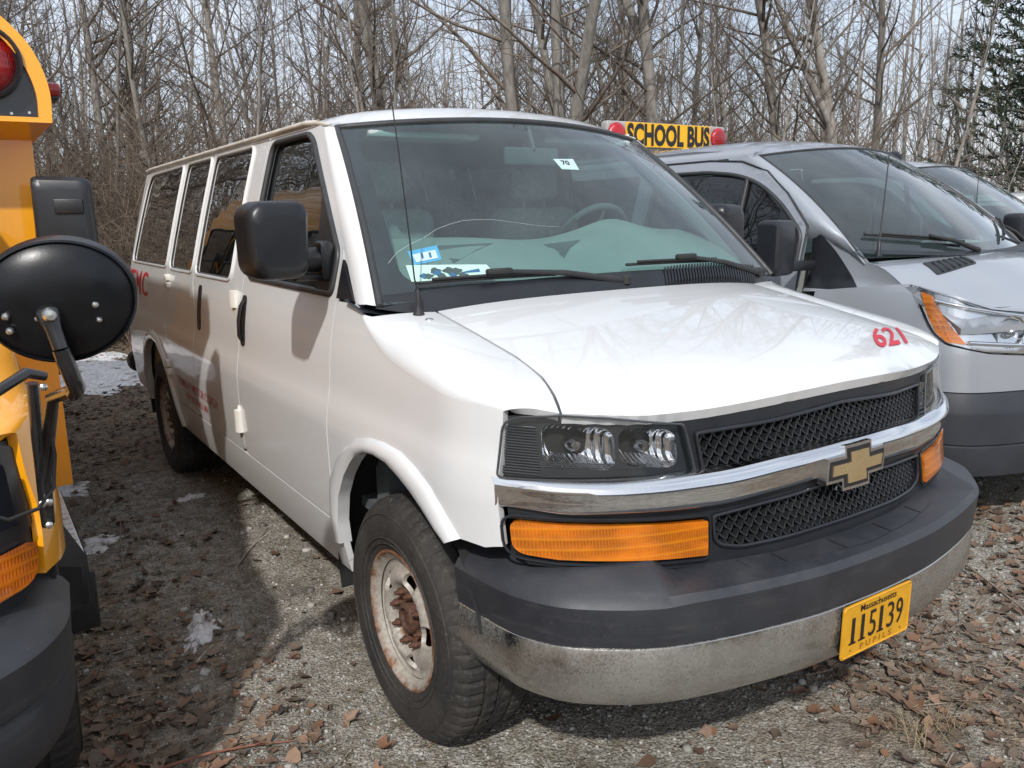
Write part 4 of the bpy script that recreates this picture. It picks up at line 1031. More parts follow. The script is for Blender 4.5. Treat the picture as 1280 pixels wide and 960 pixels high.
for s in (-1, 1):
    for q, mt in ((1.003, 'red_lens'), (.76, 'amber')):
        m = MB(); m.lathe([(.0, .122), (-.045, .124), (-.05, .115), (-.012, .105), (-.01, .0)], 36, 'Y').xf(Matrix.Translation(Vector((s*q, 1.733, 2.150+(.10 if q < .9 else 0))))); wl = m.build('warning_lamp', 'black_plastic', cap, 40)
        m = MB(); m.lathe([(-.012, .104), (-.026, .09), (-.036, .05), (-.038, 0)], 36, 'Y').xf(Matrix.Translation(Vector((s*q, 1.733, 2.150+(.10 if q < .9 else 0))))); m.build('lens', mt, wl, 60)
    m = MB(); m.box((min(s*1.192, s*1.242), 1.78, 2.055), (max(s*1.192, s*1.242), 1.90, 2.105), .012); m.cur = 0; mk = m.build('marker_lamp', 'red_lens', cap, 40)
    m = MB(); m.box((min(s*1.192, s*1.233), 1.77, 2.046), (max(s*1.192, s*1.233), 1.91, 2.056), .004); m.build('lamp_base', 'black_plastic', mk)
    for (bx, bz) in ((1.130, 1.99), (1.075, 1.985)):
        m = MB(); m.lathe([(0, .006), (-.004, .005), (-.004, 0)], 8, 'Y').xf(Matrix.Translation(Vector((s*bx, 1.733, bz)))); m.build('rivet', 'bolt_steel', cap)
# running board and splash panel
m = MB(); m.box((.96, 1.00, .570), (1.072, 1.80, .598), .006); 
for k in range(13): m.box((.97, 1.02+k*.06, .597), (1.065, 1.04+k*.06, .602))
rb_ = m.build('running_board', 'aluminium', bus, 30)
m = MB(); m.add([(.97, .90, .62), (1.075, 1.0, .55), (1.075, 1.8, .55), (1.075, 1.8, .59), (1.075, 1.0, .59), (.98, .98, .80), (.95, .90, .45), (1.068, 1.0, .43)], [[0, 1, 7, 6], [1, 2, 3, 4], [0, 1, 4, 5], [1, 7, 6, 0]]); m.box((.90, .98, .44), (1.070, 1.04, .575), .01); m.build('splash_panel', 'black_plastic', bus, 30)
m = MB(); m.box((.90, 1.10, .30), (1.10, 1.13, .50), .01); m.build('mud_flap', 'rubber', bus, 30)
# crossover mirror on its arm
c = Wp(-1.815, .56, 1.452)
m = MB(); rings = []
for (k, d) in ((.985, .055), (1.0, .035), (1.0, .012), (.985, -.002), (.955, -.006), (.935, -.001), (.80, -.016), (.5, -.028), (.2, -.033), (.01, -.033)):
    rings.append([Vector((.140*k*math.cos(a)*(1+.03*math.sin(a)), d, .122*k*math.sin(a))) for a in np.linspace(0, 2*math.pi, 56, endpoint=False)])
m.loft(rings, cap=True); m.xf(Matrix.Translation(c) @ Matrix.Rotation(R(-10), 4, 'Z') @ Matrix.Rotation(R(-7), 4, 'Y') @ Matrix.Rotation(R(8), 4, 'X'))
cm_ = m.build('crossview_mirror', 'mirror_back', bus, 30)
XM = Matrix.Translation(c) @ Matrix.Rotation(R(-10), 4, 'Z') @ Matrix.Rotation(R(-7), 4, 'Y') @ Matrix.Rotation(R(8), 4, 'X')
for (x, z, r) in ((-.092, -.005, .0075), (-.092, -.033, .0075), (.060, -.010, .0075), (.060, -.040, .006), (-.042, -.018, .007), (-.002, -.018, .007)):
    m = MB(); m.lathe([(0, r), (-.004, r), (-.008, r*.6), (-.009, 0)], 14, 'Y').xf(XM @ Matrix.Translation(Vector((x, -.024, z)))); m.build('bolt', 'bolt_steel', cm_, 40)
m = MB(); p0 = XM @ Vector((-.020, -.045, -.012)); p1 = XM @ Vector((-.015, -.060, -.075)); p2 = XM @ Vector((-.010, -.056, -.135)); p3 = XM @ Vector((-.010, -.03, -.165))
m.tube([p0+Vector((0, .03, 0)), p0, p0+(p1-p0)*.4, p1], [.022, .022, .015, .014], 12); m.tube([p1, p1+(p2-p1)*.5, p2, p3, p3+Vector((-.002, .03, -.015))], [.0155, .0165, .0165, .0165, .0165], 14)
ar = m.build('mirror_arm', 'black_gloss', bus, 50)
m = MB(); m.lathe([(.0, .014), (-.012, .014), (-.02, .009), (-.021, 0)], 16, 'Y').xf(Matrix.Translation(p0+Vector((0, -.022, .004)))); m.build('bolt', 'bolt_steel', ar, 50)
m = MB(); m.tube([p3+Vector((-.002, .03, -.010)), Wp(-1.838, .74, 1.235), Wp(-1.868, .83, 1.035), Wp(-1.872, .84, .93)], .0145, 10); m.build('mirror_strut', 'black_gloss', bus, 50)
m = MB(); m.tube([Wp(-1.868, .80, 1.262), Wp(-1.872, .83, 1.12), Wp(-1.874, .84, .98), Wp(-1.874, .845, .92)], .0125, 8); m.build('mirror_strut', 'black_gloss', bus, 50)
m = MB(); m.tube([Wp(-2.06, .58, 1.230), Wp(-1.95, .66, 1.268), Wp(-1.88, .74, 1.295), Wp(-1.845, .76, 1.28)], [.008, .011, .012, .010], 10); m.build('mirror_arm', 'black_gloss', bus, 50)
m = MB(); m.tube([Wp(-2.02, .72, 1.03), Wp(-1.95, .72, .99), Wp(-1.89, .78, .985), Wp(-1.855, .80, 1.02), Wp(-1.845, .78, 1.10), Wp(-1.85, .76, 1.20)], .0045, 6); m.build('cable', 'rubber', bus, 60)
for (x, y, z) in ((-1.880, .815, .985), (-1.866, .82, .985), (-1.852, .735, 1.262), (-1.872, .825, .93)):
    m = MB(); m.lathe([(0, .008), (-.008, .008), (-.011, .004), (-.011, 0)], 10, 'Y').xf(Matrix.Translation(Wp(x, y, z))); m.build('bolt', 'bolt_steel', bus, 40)
# square door mirror
m = MB(); rings = []
for t, k in ((0, .80), (.06, .93), (.2, 1.), (.8, 1.), (1., .97)):
    rings.append([Vector((p[0]*k, -.05+t*.11, p[1]*k)) for p in rpoly([(-.088, -.17), (.088, -.17), (.082, .165), (-.080, .17)], [.03, .03, .03, .02], 5)])
m.loft(rings); XM = Matrix.Translation(Wp(-1.632, 2.16, 1.575)) @ Matrix.Rotation(R(-14), 4, 'Z') @ Matrix.Scale(1.14, 4); m.xf(XM); sm = m.build('door_mirror', 'trim_plastic', bus, 35)
m = MB(); m.box((-.02, -.058, .055), (.062, -.046, .10), .004); m.xf(XM); m.build('mirror_badge', 'black_plastic', sm, 30)
m = MB(); m.tube([Wp(-1.70, 2.20, 1.47), Wp(-1.92, 2.22, 1.43)], .02, 8); m.build('mirror_bracket', 'black_plastic', sm, 40)
# ================================================================ the silver van on the right, and its like further along the row
XT = PC([.28, .5, .8, 1.15, 1.30, 1.9, 2.0], [.95, .985, 1.0, .992, .965, .80, .76])
NPL = [(0, .05), (.3, .085), (.6, .20), (.8, .275), (.91, .34), (.965, .43), (.99, .54), (.995, .70), (.995, 1.2)]
NT = np.cumsum([0]+[math.hypot(NPL[i+1][0]-NPL[i][0], NPL[i+1][1]-NPL[i][1]) for i in range(len(NPL)-1)])
NX, NY = PC(NT, [p[0] for p in NPL]), PC(NT, [p[1] for p in NPL])
def S_nose(off=0.):
    def f(t, z):
        a = abs(t); s = 1 if t > 0 else -1; x, y = NX(a), NY(a)
        k = max(0, 1-max(0, a-.75)/.5)
        y += (.30*max(0, z-.92)+.05*(z-.92))*k
        tx, ty = NX(a+.01)-NX(a-.01), NY(a+.01)-NY(a-.01); l = math.hypot(tx, ty)+1e-9
        return (s*(x+ty/l*off)-s*.06*min(1.2, max(0, z-.8)/.36)**2*(1-k), y-tx/l*off, z)
    return f
HZ = PC([0, .04, .12, .25, .5, .9], [1.045, 1.085, 1.135, 1.205, 1.325, 1.375])
def yN(x):
    lo, hi = 0, NT[-1]
    for _ in range(24):
        m_ = (lo+hi)/2
        if NX(m_) < abs(x): lo = m_
        else: hi = m_
    return NY(lo)+.04
def hoodT(x, y): return HZ(max(0, y-yN(min(abs(x), .93))))-.02*(x/.9)**2
def S_windT(s, t):
    k = 1-s*s; b = Vector((.87*s, 1.00-.24*k, 1.380-.035*k)); p = Vector((.735*s, 1.80-.16*k, 1.935+.05*k)); bow_ = 4*t*(1-t)*.025
    return tuple(b+(p-b)*t+Vector((0, -bow_, bow_)))
def S_sideT(s): return lambda y, z: (s*XT(z), y, z)
def transit(loc, paint_, label, sign=False, cat='van'):
    tv = empty('parked_van', loc); tag(tv, label, cat)
    SN = S_nose()
    lamp = rpoly([(-1.30, 1.215), (-1.02, 1.165), (-.80, 1.105), (-.62, 1.085), (-.40, 1.07), (-.42, .885), (-.62, .885), (-.85, .905), (-1.06, .948), (-1.12, .99)], [.01, 0, 0, 0, .02, .03, 0, 0, .02, .02])
    def mir(P): return [(-a, b) for a, b in P[::-1]]
    grille = rpoly([(-.36, 1.05), (.36, 1.05), (.38, .80), (-.38, .80)], .03)
    T1 = NT[-1]
    ends = [(T1*q, z) for q, z in ((1, 1.17),)]
    fr = [(-T1, .712), (-T1, 1.160), (-1.30, 1.225), (-1.02, 1.180), (-.80, 1.120), (-.40, 1.085), (0, 1.08), (.40, 1.085), (.80, 1.120), (1.02, 1.180), (1.30, 1.225), (T1, 1.160), (T1, .712)]
    panel('nose_panel', fr, SN, paint_, tv, holes=[inset(lamp, -.006), inset(mir(lamp), -.006), grille], out=lambda t, z: (1 if t > 0 else -1, -1, 0), step=.05, flange=.02)
    m = MB(); m.grid(lambda u, v: Vector(S_nose(-.06)(-1.15+2.3*u, .75+.36*v)), 24, 3); m.build('nose_backing', 'dark', tv, 60)
    m = MB()
    for k in range(4): m.tube([Vector(S_nose(-.01)(t, .83+k*.065)) for t in np.linspace(-.38, .38, 9)], .018, 6)
    m.build('grille_bar', 'black_plastic', tv, 50)
    for s in (-1, 1):
        L = lamp if s < 0 else mir(lamp)
        hb = panel('headlight', L, S_nose(-.035), 'lamp_chrome', tv, out=(s, -1, 0), step=.05, flange=.03)
        am = [(-1.235, 1.19), (-1.16, 1.175), (-1.06, 1.06), (-.965, .945), (-1.06, .955), (-1.115, 1.0)]
        panel('side_indicator', am if s < 0 else mir(am), S_nose(-.010), 'amber', hb, out=(s, -1, 0), step=.05, flange=.02)
        cc = Vector(S_nose(-.012)(s*.70, .995)); m = MB(); m.lathe([(0.0, .075), (-.004, .080), (.0, .070), (.04, .055), (.06, .02), (.06, 0)], 28, 'Y').xf(Matrix.Translation(cc) @ Matrix.Rotation(s*R(28), 4, 'Z')); m.build('projector', 'reflector_facet', hb, 40)
        m = MB(); m.lathe([(.03, .03), (.005, .03), (-.012, .018), (-.016, 0)], 20, 'Y').xf(Matrix.Translation(cc)); m.build('bulb', 'bulb', hb, 40)
        cc = Vector(S_nose(-.014)(s*.50, .97)); m = MB(); m.lathe([(0.0, .068), (-.004, .072), (.0, .064), (.04, .05), (.06, .02), (.06, 0)], 28, 'Y').xf(Matrix.Translation(cc) @ Matrix.Rotation(s*R(22), 4, 'Z')); m.build('projector', 'reflector_facet', hb, 40)
        for (za, ta, tb, zb) in ((1.15, -1.13, -.45, 1.045), (.955, -.95, -.45, .915)):
            m = MB(); m.tube([Vector(S_nose(-.012)(-s*(ta+(tb-ta)*k) if s > 0 else ta+(tb-ta)*k, za+(zb-za)*k)) for k in np.linspace(0, 1, 10)], .010, 8); m.build('lamp_trim', 'reflector', hb, 50)
        panel('lens', L, S_nose(.004), 'lens_clear', hb, out=(s, -1, 0), step=.05, flange=.01)
        # fender, door, rest of the side
        out = (s, 0, 0); S = S_sideT(s)
        tops = [(.635, hoodT(.93, .62)), (.70, hoodT(.918, .70)), (.78, hoodT(.90, .78)), (.93, hoodT(.875, .93)), (1.03, 1.41), (1.10, 1.455), (1.215, 1.525), (1.28, 1.56)]
        ZT_ = PC([p[0] for p in tops], [p[1] for p in tops]); XH_ = PC([.62, .78, .93, 1.03, 1.12, 1.215, 1.28], [.93, .90, .876, .868, .872, .905, .893])
        def S_fT(y, z, s=s):
            w = min(1, max(0, (z-1.06)/max(.05, ZT_(y)-1.06)))**1.7; return (s*((XT(z)-.055*min(1.2, max(0, z-.8)/.36)**2)*(1-w)+XH_(y)*w), y, z)
        panel('fender', [(.60, 1.215), (.80, 1.195), (1.20, 1.155), (1.28, 1.15)]+[(y, z) for y, z in tops[::-1]], S_fT, paint_, tv, out=(s, 0, .3), step=.035, flange=.02)
        panel('fender_trim', [(.94, 1.172), (1.215, 1.475), (1.272, 1.50), (1.272, 1.172)], S_fT, 'trim_plastic', tv, out=out, lift=.006, flange=.012)
        wd = [(1.32, 1.285), (1.32, 1.47), (1.50, 1.64), (1.70, 1.765), (1.90, 1.825), (2.15, 1.850), (2.62, 1.855), (2.62, 1.30)]
        wd = rpoly(wd, [.03, .05, .1, .1, .1, .05, .06, .05])
        do = [(1.284, .50), (1.284, 1.515), (1.47, 1.70), (1.66, 1.835), (1.88, 1.905), (2.15, 1.925), (2.66, 1.925), (2.66, .50)]
        fd = panel('front_door', rpoly(do, [.05, .1, .1, .1, .1, .05, .03, .05]), S, paint_, tv, holes=[wd], out=out, flange=.016)
        panel('window_glass', inset(wd, -.01), S, 'glass_door', fd, out=out, lift=-.012, flange=0)
        m = MB(); m.tube(strip_on(S, wd, .01, out, .0), .014, 8, cap=False); m.tube([Vector(S(1.80, z)) for z in (1.29, 1.55, 1.80)], .017, 8); m.build('window_seal', 'seal', fd, 60)
        m = MB(); m.tube([Vector(S(*p))+Vector((s*.002, 0, 0)) for p in resample(do[:7], .06, False)], .0065, 6); m.build('door_seal', 'seal', fd, 60)
        panel('mirror_panel', [(1.322, 1.29), (1.322, 1.46), (1.50, 1.63), (1.46, 1.29)], S, 'trim_plastic', fd, out=out, lift=.006, flange=.015)
        m = MB(); rings = []
        for t, k in ((0, .80), (.08, .94), (.25, 1.), (.8, 1.), (1., .96)):
            rings.append([Vector((s*1.285+p[0]*k, 1.13+t*.13+s*p[0]*-.15, 1.405+p[1]*k)) for p in rpoly([(-.105, -.145), (.105, -.145), (.10, .145), (-.095, .150)], .035, 5)])
        m.loft(rings); m.box((min(s*.96, s*1.30), 1.18, 1.275), (max(s*.96, s*1.30), 1.245, 1.33), .015); mo = m.build('side_mirror', 'trim_plastic', fd, 35)
        w2 = rpoly([(2.78, 1.30), (2.78, 1.86), (3.9, 1.86), (3.9, 1.30)], .06); w3 = rpoly([(4.02, 1.30), (4.02, 1.86), (5.3, 1.86), (5.3, 1.30)], .06)
        sp = panel('side_panel', [(2.67, .45), (2.67, 1.925), (5.5, 1.925), (5.5, .45), (5.0, .45), (4.9, .72), (4.6, .85), (4.3, .72), (4.2, .45)], S, paint_, tv, holes=[w2, w3], out=out, step=.09)
        for w in (w2, w3): panel('window_glass', inset(w, -.006), S, 'glass_dark', sp, out=out, lift=-.006, flange=0)
        m = MB(); rings = []
        for t in np.linspace(-.10, 1, 15):
            w = Vector(S_windT(s, t)); z = w.z; yb = 1.205+(z-1.47)*.93 if z < 1.72 else 1.4375+(z-1.72)*1.95
            yb = max(yb, w.y+.10); e = Vector((s*(XT(min(z, 1.96))-max(0, 1.50-z)*.80), yb, z)); mid = w.lerp(e, .5)+Vector((s*.022, -.016, .010)); e2 = Vector((s*(XT(min(z, 1.96))-max(0, 1.50-z)*.80), yb+.12, z))
            rings.append([w+Vector((0, .012, 0)), w, w.lerp(mid, .5)+Vector((s*.008, -.006, .004)), mid, e.lerp(mid, .5)+Vector((s*.008, -.003, .003)), e, e2])
        m.loft(rings, cap=False, closed=False); m.build('windshield_pillar', paint_, tv, 50)
        m = MB(); m.loft([[(s*XT(1.928), y, 1.928), (s*(XT(1.928)-.004), y, 1.95), (s*(XT(1.928)-.03), y, 1.975), (s*(XT(1.928)-.085), y, 1.998)] for y in np.linspace(1.80, 5.5, 12)], cap=False, closed=False); m.build('cant_rail', paint_, tv, 60)
        wheel(tv, s, .95, lugs=False, x=.97); wheel(tv, s, 4.6, lugs=False, x=.97)
    # hood and vents
    xs_ = np.linspace(-.92, .92, 27); ho = [(float(x), yN(float(x))-.015) for x in xs_]+[(.93, .62), (.90, .78), (.875, .93), (.6, .83), (0, .735), (-.6, .83), (-.875, .93), (-.90, .78), (-.93, .62)]
    hd = panel('hood', ho, lambda x, y: (x, y, hoodT(x, y)), paint_, tv, out=(0, -.2, 1), step=.05, flange=.03)
    for s in (-1, 1):
        vo = rpoly([(s*.40, .60), (s*.70, .64), (s*.66, .75), (s*.34, .70)], .012)
        v_ = panel('hood_vent', vo, lambda x, y: (x, y, hoodT(x, y)), 'black_plastic', hd, out=(0, 0, 1), lift=.004, flange=.004)
        m = MB()
        for k in range(6): a = Vector((s*(.42+.045*k), .612+.005*k, 0)); b = Vector((s*(.385+.045*k), .70+.005*k, 0)); a.z = hoodT(a.x, a.y)+.008; b.z = hoodT(b.x, b.y)+.008; m.tube([a, b], .004, 4)
        m.build('vent_slat', 'trim_plastic', v_, 50)
    # bumper
    m = MB(); Ts = np.linspace(-1.5, 1.5, 60); m.loft([[S_nose(o)(t, z) for t in Ts] for o, z in ((-.02, .712), (.006, .706), (.030, .62), (.030, .60), (.026, .50), (.024, .455), (.014, .447), (.022, .44), (.018, .36), (.0, .29), (-.05, .27))], cap=False, closed=False); m.build('bumper', 'van_bumper', tv, 25)
    # windshield, roof
    w = panel('windshield', WO, S_windT, 'glass_clear', tv, out=(0, -.7, .7), step=.06, flange=0, scale=(.85, 1.))
    WIT = rpoly([(-.93, .10), (-.6, .085), (0, .08), (.6, .085), (.93, .10), (.92, .94), (.45, .94), (0, .94), (-.45, .94), (-.92, .94)], [.10, 0, 0, 0, .1, .05, 0, 0, 0, .05])
    panel('border_print', WO, lambda a, b: tuple(Vector(S_windT(a, b))+Vector((0, .003, -.003))), 'frit', w, holes=[WIT], out=(0, -.7, .7), step=.06, flange=0, scale=(.85, 1.))
    m = MB(); m.tube([Vector(S_windT(*p)) for p in resample(WO[4:]+WO[:1], .06, False)], .008, 8); m.build('windshield_seal', 'seal', w, 60)
    def S_rT(x, y):
        a = abs(x); z = 2.075-.05*(a/.75)**2-.028*(a/.75)**8
        if y < 2.5:
            w_ = S_windT(max(-1, min(1, x/.735)), 1.); t = min(1., max(0., (y-w_[1])/.65)); z = w_[2]+.006+(z-w_[2]-.006)*(1-(1-t)**2)
        return (x, y, z)
    panel('roof', [(float(x), S_windT(x/.735, 1.)[1]+.006) for x in np.linspace(-.735, .735, 25)]+[(.75, 1.86), (.75, 5.5), (-.75, 5.5), (-.75, 1.86)], S_rT, paint_, tv, out=(0, 0, 1), step=.08, flange=.02)
    m = MB(); m.grid(lambda u, v: Vector((-.90+1.8*u, .93-.24*(1-(2*u-1)**2)+.07*v, 1.372-.035*(1-(2*u-1)**2)+.02*v)), 20, 2); m.build('cowl', 'trim_plastic', tv, 60)
    def wip(s0, t0, s1, t1, pv):
        m = MB(); P = [Vector(S_windT(s0+(s1-s0)*k, t0+(t1-t0)*k))+Vector((0, -.012, .014)) for k in np.linspace(0, 1, 8)]; m.tube(P, .008, 6); m.tube([p+Vector((0, -.006, .01)) for p in P[1:-1]], .006, 6)
        mid = P[4]+Vector((0, -.015, .018)); p = Vector(pv); m.tube([p, p.lerp(mid, .5)+Vector((0, 0, .012)), mid], [.016, .012, .009], 8); m.build('wiper', 'rubber', tv, 40)
    wip(-.90, .12, -.18, .07, (-.10, .75, 1.36)); wip(.92, .22, .35, .06, (.80, .94, 1.38))
    # antenna, lining, floor, seats, back wall
    m = MB(); P0 = Vector((-.885, .86, 1.355)); m.lathe([(0, .020), (.006, .020), (.03, .012), (.075, .008), (.08, .004)], 14, 'Z', cap=True).xf(Matrix.Translation(P0)); m.tube([P0+Vector((0, 0, .07)), P0+Vector((.18, .10, .38)), P0+Vector((.36, .20, .76))], [.0045, .0035, .002], 6); m.build('antenna', 'black_plastic', tv, 50)
    m = MB(); m.box((-.9, 1.2, .5), (.9, 5.45, .56)); m.box((-.88, 1.0, .5), (.88, 1.12, 1.15)); m.box((-.9, .5, .35), (.9, 5.4, .48), .02); m.add([(-.9, 5.47, .5), (.9, 5.47, .5), (.76, 5.47, 1.97), (-.76, 5.47, 1.97)], [[0, 1, 2, 3]]); m.build('cabin_floor', 'interior_dark', tv)
    m = MB(); m.grid(lambda u, v: Vector((-.86+1.72*u, .98-.22*(1-(2*u-1)**2)+.45*v, 1.34+.03*math.sin(v*3.1)+.05*math.exp(-((u-.75)/.1)**2)*v-(.25 if v > .95 else 0))), 16, 8); m.build('dashboard', 'dash_vinyl', tv, 50)
    panel('headliner', [(-.72, 1.9), (.72, 1.9), (.72, 5.4), (-.72, 5.4)], S_rT, 'headliner', tv, out=(0, 0, 1), step=.2, lift=-.06, flange=0)
    for x, y in ((-.45, 2.15), (.45, 2.15), (-.45, 3.2), (.1, 3.2), (.55, 3.2), (-.45, 4.1), (.3, 4.1)):
        m = MB(); m.box((x-.23, y-.28, .78), (x+.23, y+.22, .95), .05, 3); m.box((x-.23, y+.16, .92), (x+.23, y+.30, 1.48), .06, 3); m.box((x-.13, y+.19, 1.50), (x+.13, y+.28, 1.68), .045, 3); m.build('seat', 'seat_cloth', tv, 40)
    cs = Vector((.42, 1.42, 1.25)); ax = Vector((0, .8, .6)).normalized(); e1 = Vector((1, 0, 0)); e2 = ax.cross(e1); m = MB(); m.tube([cs+(e1*math.cos(a)+e2*math.sin(a))*.19 for a in np.linspace(0, 6.2832, 32)], .016, 8, cap=False); m.tube([cs-e1*.18, cs+e1*.18], .015, 6); m.build('steering_wheel', 'interior_dark', tv, 50)
    if sign:
        X0, Y0, Z0 = .10, 3.46, 2.125
        m = MB(); m.box((X0-.665, Y0, Z0), (X0+.665, Y0+.09, Z0+.20), .025, 3); m.box((X0-.5, Y0+.02, 2.03), (X0-.42, Y0+.07, Z0+.02)); m.box((X0+.42, Y0+.02, 2.03), (X0+.5, Y0+.07, Z0+.02)); sg_ = m.build('roof_sign', 'sign_body', tv, 35)
        panel('sign_face', rpoly([(X0-.475, Z0+.006), (X0+.475, Z0+.006), (X0+.475, Z0+.194), (X0-.475, Z0+.194)], .006), lambda x, z: (x, Y0-.002, z), 'sign_yellow', sg_, out=(0, -1, 0), flange=.002, step=.2)
        text('sign_lettering', 'SCHOOL BUS', 'letter_black', sg_, lambda u, v, d: (X0-.462+u, Y0-.0045, Z0+.014+v), .174, .930, .045)
        for s in (-1, 1):
            m = MB(); m.lathe([(0., .088), (-.012, .088), (-.03, .074), (-.038, .04), (-.04, 0)], 32, 'Y').xf(Matrix.Translation(Vector((X0+s*.572, Y0, Z0+.098)))); m.build('flasher_lens', 'red_lens_bright', sg_, 50)
    return tv
M['lamp_chrome'] = m_chrome('lamp_chrome', .16, .1, (.78, .79, .80)); M['van_bumper'] = simple('van_bumper_plastic', (.026, .030, .037), .5, var=.15, vs=8, bump=.2, bs=350)
M['sign_body'] = simple('sign_body', (.30, .30, .29), .5); M['red_lens_bright'] = m_amber('red_lens_bright', (.42, .005, .012), .3)
M['dark_paint'] = paint('dark_paint', (.020, .024, .030), amount=.1)
tv1 = transit((2.95, .50, 0), 'silver_paint', 'silver van with SCHOOL BUS sign and red lamps on its roof', True)
tv3 = transit((6.0, 1.62, 0), 'grey_paint', 'grey silver van just right of the one with the roof sign')
tv4 = transit((11.2, 3.15, 0), 'white_paint', 'white vehicle at the right edge, beyond the grey silver van')
tv4.scale = (.87, .87, .87)
dark_van = transit((.62, -4.6, 0), 'dark_paint', 'dark van facing the white van, mirrored in its chrome grille bar')
dark_van.rotation_euler = (0, 0, math.pi)
panel('license_plate', rpoly([(-.153, .50), (.153, .50), (.153, .652), (-.153, .652)], .012), lambda x, z: (x, S_nose(.05)(0, z)[1], z), 'plate_yellow', dark_van, out=(0, -1, 0), flange=.003)
# ================================================================ ground
def vnoise(x, y, sc, seed):
    r = np.random.default_rng(seed); T = r.random((256, 256)); u, v = x*sc, y*sc
    i, j = np.floor(u).astype(int), np.floor(v).astype(int); f, g = u-i, v-j; f = f*f*(3-2*f); g = g*g*(3-2*g)
    t = lambda a, b: T[a % 256, b % 256]
    return (t(i, j)*(1-f)+t(i+1, j)*f)*(1-g)+(t(i, j+1)*(1-f)+t(i+1, j+1)*f)*g
def ground_h(x, y):
    x = np.asarray(x, float); y = np.asarray(y, float)
    h = (vnoise(x, y, .9, 1)-.5)*.035+(vnoise(x, y, 3.1, 2)-.5)*.018+(vnoise(x, y, 9., 3)-.5)*.010+(vnoise(x, y, 22., 4)-.5)*.005-.004
    edge = np.clip(np.minimum.reduce([x+8, 9-x, y+5, 12-y])/1.0, 0, 1)
    return h*edge
gx = np.unique(np.concatenate([[-160, -80, -40, -20, -12], np.arange(-8, 9.01, .055), [13, 20, 40, 80, 160]])); gy = np.unique(np.concatenate([[-120, -60, -30, -15, -8], np.arange(-5, 12.01, .055), [18, 30, 60, 120, 240]]))
XX, YY = np.meshgrid(gx, gy, indexing='ij'); ZZ = ground_h(XX, YY); nx_, ny_ = XX.shape
ZZ = ZZ+np.where(YY > 12, 0, 0)
me = bpy.data.meshes.new('ground'); idx = np.arange(nx_*ny_).reshape(nx_, ny_)
q = np.stack([idx[:-1, :-1], idx[1:, :-1], idx[1:, 1:], idx[:-1, 1:]], -1).reshape(-1, 4)
def fast_mesh(me, V, F):
    k = F.shape[1]; me.vertices.add(len(V)); me.vertices.foreach_set('co', np.asarray(V, np.float32).ravel())
    me.loops.add(F.size); me.loops.foreach_set('vertex_index', F.astype(np.int32).ravel())
    me.polygons.add(len(F)); me.polygons.foreach_set('loop_start', np.arange(0, F.size, k, dtype=np.int32)); me.polygons.foreach_set('loop_total', np.full(len(F), k, np.int32)); me.update(calc_edges=True); me.validate()
fast_mesh(me, np.stack([XX, YY, ZZ], -1).reshape(-1, 3), q); me.shade_smooth()
def m_ground():
    g = NG('ground'); co = g.co(False); sp = g.n('SeparateXYZ'); g.set(sp.inputs[0], co); X, Y = sp.outputs['X'], sp.outputs['Y']
    n1 = g.noise(co, .8, 6, .6); n2 = g.noise(co, 3.2, 6, .65); n3 = g.noise(co, 14, 5, .7); n4 = g.noise(co, 60, 4, .7)
    v1 = g.n('TexVoronoi'); g.set(v1.inputs['Vector'], co); v1.inputs['Scale'].default_value = 75; v2 = g.n('TexVoronoi'); g.set(v2.inputs['Vector'], co); v2.inputs['Scale'].default_value = 170
    c1 = g.n('SeparateXYZ'); g.set(c1.inputs[0], v1.outputs['Color']); c2 = g.n('SeparateXYZ'); g.set(c2.inputs[0], v2.outputs['Color'])
    grav = g.mix(g.rng(c2.outputs['X'], 0, 1), (.09, .080, .064), (.52, .49, .43))
    grav = g.mix(g.rng(c1.outputs['Y'], .55, .95, 0, .75), grav, g.mix(c1.outputs['X'], (.16, .145, .12), (.48, .455, .40)))
    grav = g.mix(g.rng(n3, .42, .62, .0, .75), grav, (.14, .115, .082))
    # litter
    vl = g.n('TexVoronoi'); g.set(vl.inputs['Vector'], g.co(False, (24, 34, 24))); vl.inputs['Scale'].default_value = 1; vl.inputs['Randomness'].default_value = 1
    cl = g.n('SeparateXYZ'); g.set(cl.inputs[0], vl.outputs['Color'])
    lit = g.mix(g.rng(cl.outputs['X'], 0, 1), (.088, .066, .046), (.34, .26, .185)); lit = g.mix(g.rng(n4, .4, .65, 0, .55), lit, (.045, .036, .028))
    # gravel on the drive, litter along the bus, the front right corner and the wood floor
    fx = g.rng(X, -2.0, -1.05); fy = g.rng(Y, 5.6, 3.2)
    m1 = g.math('MINIMUM', fx, fy)
    fr = g.math('MAXIMUM', g.rng(Y, -.6, .9), g.rng(X, .55, -.25))
    m1 = g.math('MULTIPLY', m1, g.rng(fr, 0, 1, .20, 1))
    mk = g.rng(g.math('ADD', m1, g.math('ADD', g.math('MULTIPLY', g.math('SUBTRACT', n2, .5), 1.5), g.math('MULTIPLY', g.math('SUBTRACT', n1, .5), 1.4))), .30, .72)
    c = g.mix(mk, lit, grav)
    moss = g.math('MULTIPLY', g.rng(n1, .50, .62), g.rng(n3, .45, .7, 0, .55))
    c = g.mix(moss, c, (.075, .068, .025))
    wet = g.rng(g.noise(co, 1.7, 5, .6), .54, .68, 0, .45); c = g.mix(wet, c, (.032, .027, .023))
    h = g.math('ADD', g.math('MULTIPLY', g.rng(v1.outputs['Distance'], 0, .6, 1, 0), .6), g.math('ADD', g.math('MULTIPLY', g.rng(v2.outputs['Distance'], 0, .6, 1, 0), .35), g.math('MULTIPLY', n4, .6)))
    return g.fin(g.pr(base=c, rough=g.rng(wet, 0, .55, .9, .6), normal=g.bump(h, .75, .012), spec=.3))
M['ground'] = m_ground()
ground = link('ground', me, 'ground'); tag(ground, kind='structure')

